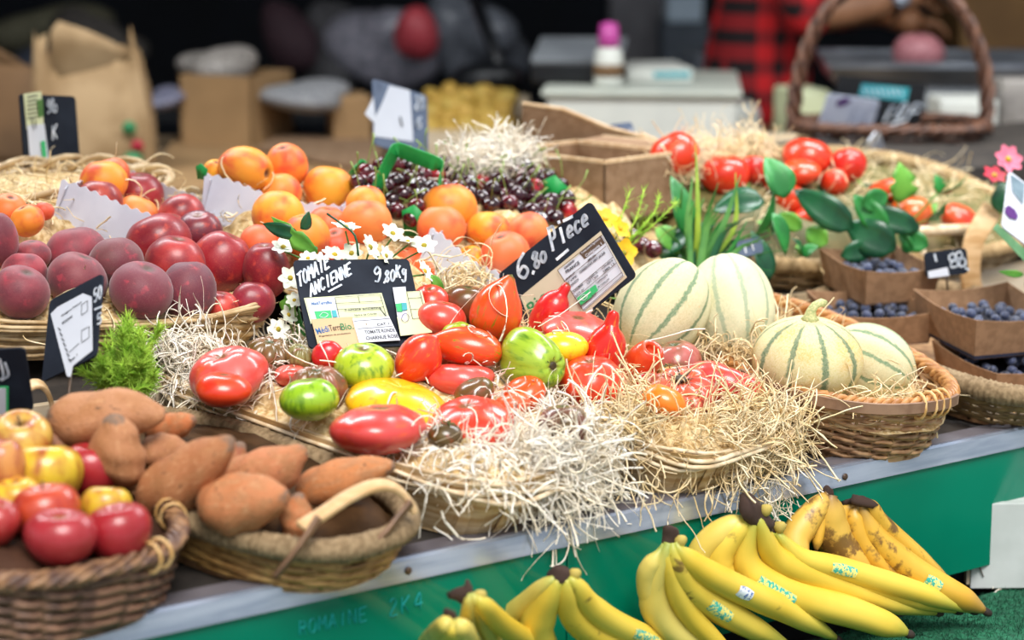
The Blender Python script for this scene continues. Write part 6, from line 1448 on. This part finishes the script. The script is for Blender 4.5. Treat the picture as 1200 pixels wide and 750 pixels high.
# potatoes
k = 0; rr = at_depth(552, 150, 4.7)
r = empty('potato_crate', at_depth(556, 175, 4.6), (0, 0, RZ)); r.location.z = CZ; tag(r, 'shallow crate of yellow potatoes behind the straw', 'crate')
for lo, hi in (((-.115, -.01, 0), (.115, 0, .06)), ((-.115, .34, 0), (.115, .35, .1)), ((-.115, 0, 0), (-.107, .34, .07)), ((.107, 0, 0), (.115, .34, .07))): MB().box(lo, hi).build('side', M['palewood'], r, False)
MB().box((-.107, 0, 0), (.107, .34, .02)).build('bottom', M['palewood'], r, False); bpy.context.view_layer.update()
for i in range(5):
    for j in range(7):
        o = bpy.data.objects.new('potato', ML['potato'][RNG.integers(3)]); COL.objects.link(o)
        if not o.data.materials: o.data.materials.append(SK['potato'])
        o.location = r.matrix_world@Vector((-.092+.037*i+RNG.normal(0, .004), .03+.046*j+RNG.normal(0, .004), .042+.010*j+.008*((i+j) % 2))); o.scale = (.024, .027, .02); o.rotation_euler = (RNG.normal(0, .4), RNG.normal(0, .4), RNG.uniform(0, 6)); o.color = lin(['#b8963e', '#a8842e', '#c0a450'][RNG.integers(3)])
        tag(o, 'yellow potato heaped in the crate behind the straw', 'potato', 'potatoes in the crate at the back')
MB().box((-.105, .0, .02), (.105, .34, .05)).build('potato_fill', plain('potato_soil', '#a8863c', '#8a6c30', 20, .9), r, False)
# white cabinet with the till
cab = bgbox('white_cabinet', 'low white cabinet with a pale top under the black till', 'cabinet', 640, 862, 112, 170, 4.5, .48, M['white'], -.08, CZ)
w, h = cab['wh']; bevel(MB().box((-w/2-.01, -.012, h), (w/2+.01, .51, h+.012)).build('top', plain('pale_top', '#cfd2c4', '#bfc4b8', 6, .5), cab, False), .003)
ztop = CZ+h+.013
till = bgbox('black_till', 'black till with a sloping grey top on the white cabinet', 'till', 622, 728, 72, 108, 4.62, .24, M['black'], -.1, ztop); w, h2 = till['wh']
MB().add([(-w/2, 0, h2), (w/2, 0, h2), (w/2, .24, h2+.03), (-w/2, .24, h2+.03), (-w/2, 0, h2+.004), (w/2, 0, h2+.004), (w/2, .24, h2+.036), (-w/2, .24, h2+.036)], [(0, 3, 2, 1), (4, 5, 6, 7), (0, 1, 5, 4), (1, 2, 6, 5), (2, 3, 7, 6), (3, 0, 4, 7)]).build('sloping_top', M['grey'], till, False)
lump_bag('pale plastic tub lid lying on the till', 648, 64, 4.74, 24, 7, 16, M['grey'], 23, 'tub_lid', 'lid', .03)
b = at_depth(713, 108, 4.57); r = empty('spray_bottle', (b.x, b.y, ztop), (0, 0, 0)); tag(r, 'small bottle with a pink cap standing before the till', 'bottle')
MB().lathe([(.0, 0), (.028, 0), (.03, .01), (.03, .05), (.026, .075), (.012, .085)], 18).build('bottle_body', M['white'], r); MB().lathe([(.0, .08), (.021, .08), (.022, .1), (.018, .128), (0, .132)], 16).build('cap', plain('pink_cap', '#c24a9c', '#b03c8a', 10, .4), r); MB().lathe([(.0302, .02), (.0302, .045)], 18).build('bottle_label', M['bagdark'], r)
st = bgbox('paper_stack', 'stack of pale papers with a teal edge on the white cabinet', 'paper', 735, 812, 80, 106, 4.68, .22, M['white'], .1, ztop, bw=.002); w, h3 = st['wh']
MB().box((-w*.1, -.001, h3*.3), (w*.46, 0, h3*.75)).build('teal_edge', M['teal'], st, False)
bgbox('grey_bin', 'grey plastic tub behind the white cabinet near the red shirt', 'tub', 815, 868, 62, 150, 5.35, .25, plain('grey_tub', '#7c828c', '#6a7078', 10, .5), .1, 0)
bgbox('white_bucket', 'white bucket standing by the red shirt', 'bucket', 846, 892, 122, 160, 4.86, .14, M['white'], .0, CZ, bw=.02)
bgbox('light_blue_crate', 'pale blue container standing at the market back', 'container', 782, 824, -8, 26, 6.4, .2, plain('pale_blue', '#b8c8d6', '#a8bccb', 6, .4), 0, None); 
r = bgbox('storage_rack', 'dim grey storage rack carrying the pale blue container', 'rack', 774, 836, 26, 160, 6.4, .3, plain('rack_grey', '#4a525c', '#3a424c', 6, .6), 0, 0)
# scale on the counter
sc_ = bgbox('market_scale', 'steel market scale with a wide shallow tray', 'scale', 1000, 1190, 100, 170, 4.55, .3, M['grey'], -.05, CZ); w, h = sc_['wh']; M['steel'] = plain('scale_steel', '#9a9ea6', '#83878f', 10, .3, 0, .8)
V = [(-w*.66, -.04, h+.045), (w*.75, -.04, h+.045), (w*.7, 0, h), (-w*.6, 0, h), (-w*.66, .36, h+.045), (w*.75, .36, h+.045), (w*.7, .3, h), (-w*.6, .3, h)]
MB().add(V, [(0, 1, 2, 3)[::-1], (4, 5, 6, 7), (3, 2, 6, 7)[::-1], (0, 3, 7, 4), (1, 5, 6, 2)]).build('tray', M['steel'], sc_, False).modifiers.new('t', 'SOLIDIFY').thickness = .004
MB().tube([(-w*.66, -.04, h+.045), (w*.75, -.04, h+.045), (w*.75, .36, h+.045), (-w*.66, .36, h+.045)], .006, 8, True).build('tray_rim', M['steel'], sc_)
MB().box((-w*.5, -.002, .02), (w*.1, 0, h*.7)).build('display', M['black'], sc_, False)
o = lump_bag('round pinkish onion lying on the scale tray under the hand', 1075, 62, 4.62, 30, 24, 28, plain('pink_onion', '#b07478', '#94585e', 5, .5), 31, 'onion', 'onion', .03)
for i, (x0, x1, yt, yb, mt, lab) in enumerate(((1100, 1168, 116, 178, 'white', 'white carton in front of the scale'), (1172, 1230, 92, 168, 'cloud', 'whitish wrapped block at the frame edge beside the basket handle'), (930, 975, 106, 122, 'paperyellow', 'pale green box top seen through the basket handle'))):
    bgbox('carton', lab, 'box', x0, x1, yt, yb, 4.35+.1*i, .14, M[mt], .1*i, CZ)
bgbox('wooden_crate', 'tall tan wooden crate in the corner behind the scale', 'crate', 1120, 1290, -40, 140, 5.9, .3, plain('tan_board', '#8f6a3c', '#7c5a32', 5, .7), .1, 0)
# dark handle basket with its signs
B9 = Basket('handle_basket', 'dark wicker basket with a tall arched handle on the back counter', 0, 0, .165, .11, .075, 0, lambda y: 0, 0, n=2.6, base=.8)
c9 = at_depth(1040, 186, 3.98); B9.root.matrix_world = Matrix.Translation((c9.x, c9.y, CZ+.012))@Matrix.Rotation(RZ, 4, 'Z'); B9.root.location.z = CZ+.062
bgbox('slatted_box', 'low wooden box under the handle basket', 'box', 900, 1180, 176, 200, 3.92, .3, M['palewood'], 0, CZ)
B9.base_plate(M['wickerdark']); B9.weave(M['wickerdark'], 7, .0042, 26, amp=.004); B9.braid_rim(M['wickerdark'], .006, 3, 18, .008)
ar = [(-.17, 0, .06), (-.168, 0, .13), (-.150, 0, .21), (-.11, 0, .285), (-.04, 0, .325), (.04, 0, .325), (.11, 0, .29), (.155, 0, .215), (.174, 0, .13), (.172, 0, .06)]
for q in range(3):
    P = smooth_path(ar, 60); u = np.linspace(0, 1, 60); P[:, 1] += .008*np.cos(u*40+q*2.1); P[:, 0] += .008*np.sin(u*40+q*2.1); MB().tube(P, .0075, 7).build('handle_cane', M['wickerdark'], B9.root)
s10 = Board('price_sign', 'large black slate sign with a teal strip standing in the handle basket', (983, 88), (1092, 95), (972, 172), 3.93, 30., M['black'], pin=.03)
s10.poly('teal_strip', [(1010, 98), (1066, 103), (1062, 119), (1006, 112)], M['teal'], label='teal printed strip'); s10.chalk([[(1012+6*k, 104), (1015+6*k, 112)] for k in range(8)], .0022, M['chalk'], 'printed_text')
s10.chalk([[(1036, 142), (1044, 126), (1048, 124)], [(1048, 138), (1058, 122), (1062, 124), (1052, 140)], [(1062, 140), (1072, 122), (1080, 124)], [(1066, 132), (1076, 130)], [(1036, 148), (1062, 140)]], .004, M['chalk'])
s10.chalk(write('Pi', (1030, 164), (1044, 163), 12)+write('ece', (1044, 163), (1062, 164), 9), .003, M_('faded_blue_chalk', '#5a7aa0', '#4a6a90'))
s12 = Board('info_card', 'lavender white information card in front of the black slate', (970, 110), (1035, 116), (957, 163), 3.88, 20., M_('lavender_paper', '#c8cede', '#b8c0d4'), cat='card', pin=.02)
s12.poly('purple_print', [(982, 117), (992, 114), (998, 118), (988, 124), (979, 124)], M['purple']); s12.poly('green_print', [(963, 144), (973, 146), (972, 153), (962, 151)], M['logo'])
s12.chalk([[(990, 160), (1000, 130), (1008, 126)], [(1006, 158), (1018, 128), (1028, 130)], [(996, 146), (1020, 142)], [(1014, 156), (1030, 134)]], .0014, M_('lilac_ink', '#7c86a4'), 'lettering')
s13 = Board('folded_paper', 'folded white paper slip hanging below the lavender card', (1018, 166), (1030, 152), (1012, 186), 3.55, 12., M['paper'], cat='paper')
s13.poly('paper_fold', [(1012, 186), (1030, 154), (1041, 194), (1032, 208), (1016, 200)], M['paper'], .003)
# ================================================================ PERSON weighing goods
def skin_body(name, verts, edges, radii, mat, parent=None, sub=2, root=0):
    me = bpy.data.meshes.new(name); me.from_pydata([tuple(v) for v in verts], edges, []); me.update()
    o = bpy.data.objects.new(name, me); COL.objects.link(o); sm = o.modifiers.new('skin', 'SKIN'); sm.use_smooth_shade = True
    for i, r in enumerate(radii):
        v = me.skin_vertices[0].data[i]; v.radius = r if isinstance(r, tuple) else (r, r); v.use_root = (i == root)
    s = o.modifiers.new('sub', 'SUBSURF'); s.levels = s.render_levels = sub
    bpy.context.view_layer.update(); m2 = bpy.data.meshes.new_from_object(o.evaluated_get(bpy.context.evaluated_depsgraph_get())); bpy.data.objects.remove(o)
    m2.polygons.foreach_set('use_smooth', np.ones(len(m2.polygons), bool)); return link(name, m2, mat, parent)
PD = 5.22
fb_ = at_depth(888, 150, PD); pr = empty('person', (fb_.x, fb_.y, 0), (0, 0, RZ)); tag(pr, 'person in a red and black checked shirt weighing goods, wearing a wristwatch', 'person')
# local frame: x along the picture, y away, z up; facing +x
M['skinp'] = plain('tanned_skin', '#9a6a48', '#8c5e3e', 20, .5, **{'Subsurface Weight': .1}); M['hair'] = plain('dark_hair', '#2a1e18', '#1c1410', 40, .6, .4)
def PL(px, py, dy=0.): p = at_depth(px, py, PD); q = p-Vector((fb_.x, fb_.y, 0)); return Vector((q.dot(RT), dy, p.z))
V = [(-.02, 0, .95), (.0, 0, 1.12), (.03, 0, 1.32), (.05, 0, 1.46), (.07, 0, 1.53), (.1, 0, 1.64), (.11, 0, 1.73),
     (.05, -.18, 1.43), (.075, -.24, 1.22), (.20, -.23, 1.245), (.275, -.22, 1.26), (.34, -.21, 1.265),
     (.06, .18, 1.43), (.16, .22, 1.21), (.29, .06, 1.215), (.34, .0, 1.20), (.37, -.03, 1.185),
     (-.02, -.1, .86), (.0, -.1, .48), (-.03, -.1, .08), (.1, -.1, .035), (-.02, .1, .86), (.02, .1, .48), (-.01, .1, .08), (.12, .1, .035)]
E_ = [(0, 1), (1, 2), (2, 3), (3, 4), (4, 5), (5, 6), (3, 7), (7, 8), (8, 9), (9, 10), (10, 11), (3, 12), (12, 13), (13, 14), (14, 15), (15, 16), (0, 17), (17, 18), (18, 19), (19, 20), (0, 21), (21, 22), (22, 23), (23, 24)]
R_ = [(.115, .095), (.12, .1), (.155, .12), (.12, .1), .055, (.085, .075), .06, .06, .048, .043, .032, .036, .06, .048, .034, .034, .034, .09, .06, .045, .035, .09, .06, .045, .035]
skin_body('body', V, E_, R_, M['skinp'], pr)
def finger(base, pts, r): return skin_body('finger', [base]+pts, [(i, i+1) for i in range(len(pts))], [r, r*.95, r*.88, r*.7][:len(pts)+1], M['skinp'], pr, 1)
for k in range(4):
    b = Vector((.355, -.235+.019*k, 1.275-.004*k)); L = (.9, 1.05, 1.0, .8)[k]; finger(b, [b+Vector((.035*L, 0, .004)), b+Vector((.06*L, .0, -.012)), b+Vector((.072*L, .002, -.034))], .0095)
b = Vector((.34, -.185, 1.255)); finger(b, [b+Vector((.03, .012, -.016)), b+Vector((.05, .012, -.03))], .0105)
for k in range(4):
    b = Vector((.372, -.05+.019*k, 1.195)); finger(b, [b+Vector((.03, 0, .0)), b+Vector((.05, 0, -.018)), b+Vector((.056, 0, -.036))], .0095)
b = Vector((.36, -.06, 1.185)); finger(b, [b+Vector((.015, -.02, -.012)), b+Vector((.03, -.028, -.026))], .0105)
# clothes
t = NT('buffalo_check_cloth'); tc = t.n('TexCoord'); sx = t.n('SeparateXYZ'); t.l(tc.outputs['Object'], sx.inputs[0])
st_ = [t.math('GREATER_THAN', t.math('SINE', t.math('MULTIPLY', t.math('ADD', a, b_), 92.)), .1) for a, b_ in ((sx.outputs[0], sx.outputs[1]), (sx.outputs[2], .01))]
sm_ = t.math('MULTIPLY', t.math('ADD', st_[0], st_[1]), .5); cr = t.n('ValToRGB'); cr.color_ramp.interpolation = 'CONSTANT'; t.l(sm_, cr.inputs[0])
cr.color_ramp.elements[0].color = lin('#c8161c'); cr.color_ramp.elements[1].position = .4; cr.color_ramp.elements[1].color = lin('#8a1218'); e = cr.color_ramp.elements.new(.9); e.color = lin('#17090c')
t.l(cr.outputs[0], t.b.inputs['Base Color']); t.set(Roughness=.85); M['check'] = t.m
sv = [(-.03, 0, .80), (-.015, 0, .96), (.0, 0, 1.14), (.03, 0, 1.32), (.05, 0, 1.455), (.06, 0, 1.50), (.05, -.19, 1.435), (.05, -.235, 1.32), (.075, -.245, 1.215), (.125, -.235, 1.225), (.06, .19, 1.435), (.1, .21, 1.32), (.16, .225, 1.21), (.25, .11, 1.212)]
skin_body('shirt', sv, [(0, 1), (1, 2), (2, 3), (3, 4), (4, 5), (4, 6), (6, 7), (7, 8), (8, 9), (4, 10), (10, 11), (11, 12), (12, 13)], [(.175, .15), (.17, .145), (.165, .135), (.178, .138), (.135, .115), .075, .078, .074, .068, .056, .078, .07, .064, .05], M['check'], pr)
skin_body('trousers', [(-.02, 0, .93), (-.02, -.1, .84), (.0, -.1, .48), (-.03, -.1, .1), (-.02, .1, .84), (.02, .1, .48), (-.01, .1, .1)], [(0, 1), (1, 2), (2, 3), (0, 4), (4, 5), (5, 6)], [(.155, .13), .105, .075, .06, .105, .075, .06], M_('dark_trousers', '#2a2c34', '#202228'), pr)
for y in (-.1, .1):
    o = link('shoe', fruit_mesh('shoe', lump=.04, nu=16, nv=10, seed=2), M['black'], pr); o.location = (.04, y, .038); o.scale = (.14, .048, .04)
# head details
o = link('hair', fruit_mesh('hair', lump=.05, nu=24, nv=14, seed=9), M['hair'], pr); o.location = (.078, 0, 1.70); o.scale = (.092, .085, .095)
for y in (-.033, .033):
    e_ = link('eye', fruit_mesh('eye', lump=0, nu=12, nv=8), M['white'], pr); e_.location = (.155, y*.9, 1.672); e_.scale = (.010, .013, .010)
    e2 = link('iris', fruit_mesh('iris', lump=0, nu=10, nv=6), M['black'], e_); e2.location = (.75, 0, 0); e2.scale = (.4, .45, .55)
    e3 = link('ear', fruit_mesh('ear', lump=.1, nu=12, nv=8), M['skinp'], pr); e3.location = (.1, y*2.55, 1.66); e3.scale = (.022, .011, .032)
o = link('nose', fruit_mesh('nose', lump=.03, nu=12, nv=8), M['skinp'], pr); o.location = (.170, 0, 1.645); o.scale = (.018, .014, .026)
o = link('mouth', fruit_mesh('mouth', lump=.03, nu=12, nv=8), M_('lips', '#8a4440', '#7a3834'), pr); o.location = (.150, 0, 1.605); o.scale = (.014, .026, .009)
o = MB().tube([(.285+.006*math.sin(a), -.22+.040*math.cos(a), 1.26+.040*math.sin(a)) for a in np.linspace(0, 2*math.pi, 20, endpoint=False)], .011, 8, True, .3).build('watch_strap', M['black'], pr)
o = MB().lathe([(.0, 0), (.021, 0), (.021, .008), (.018, .011), (0, .011)], 18, Matrix.Translation((.283, -.258, 1.265))@Matrix.Rotation(math.pi/2, 4, 'X')).build('watch_case', M['steel'], pr)
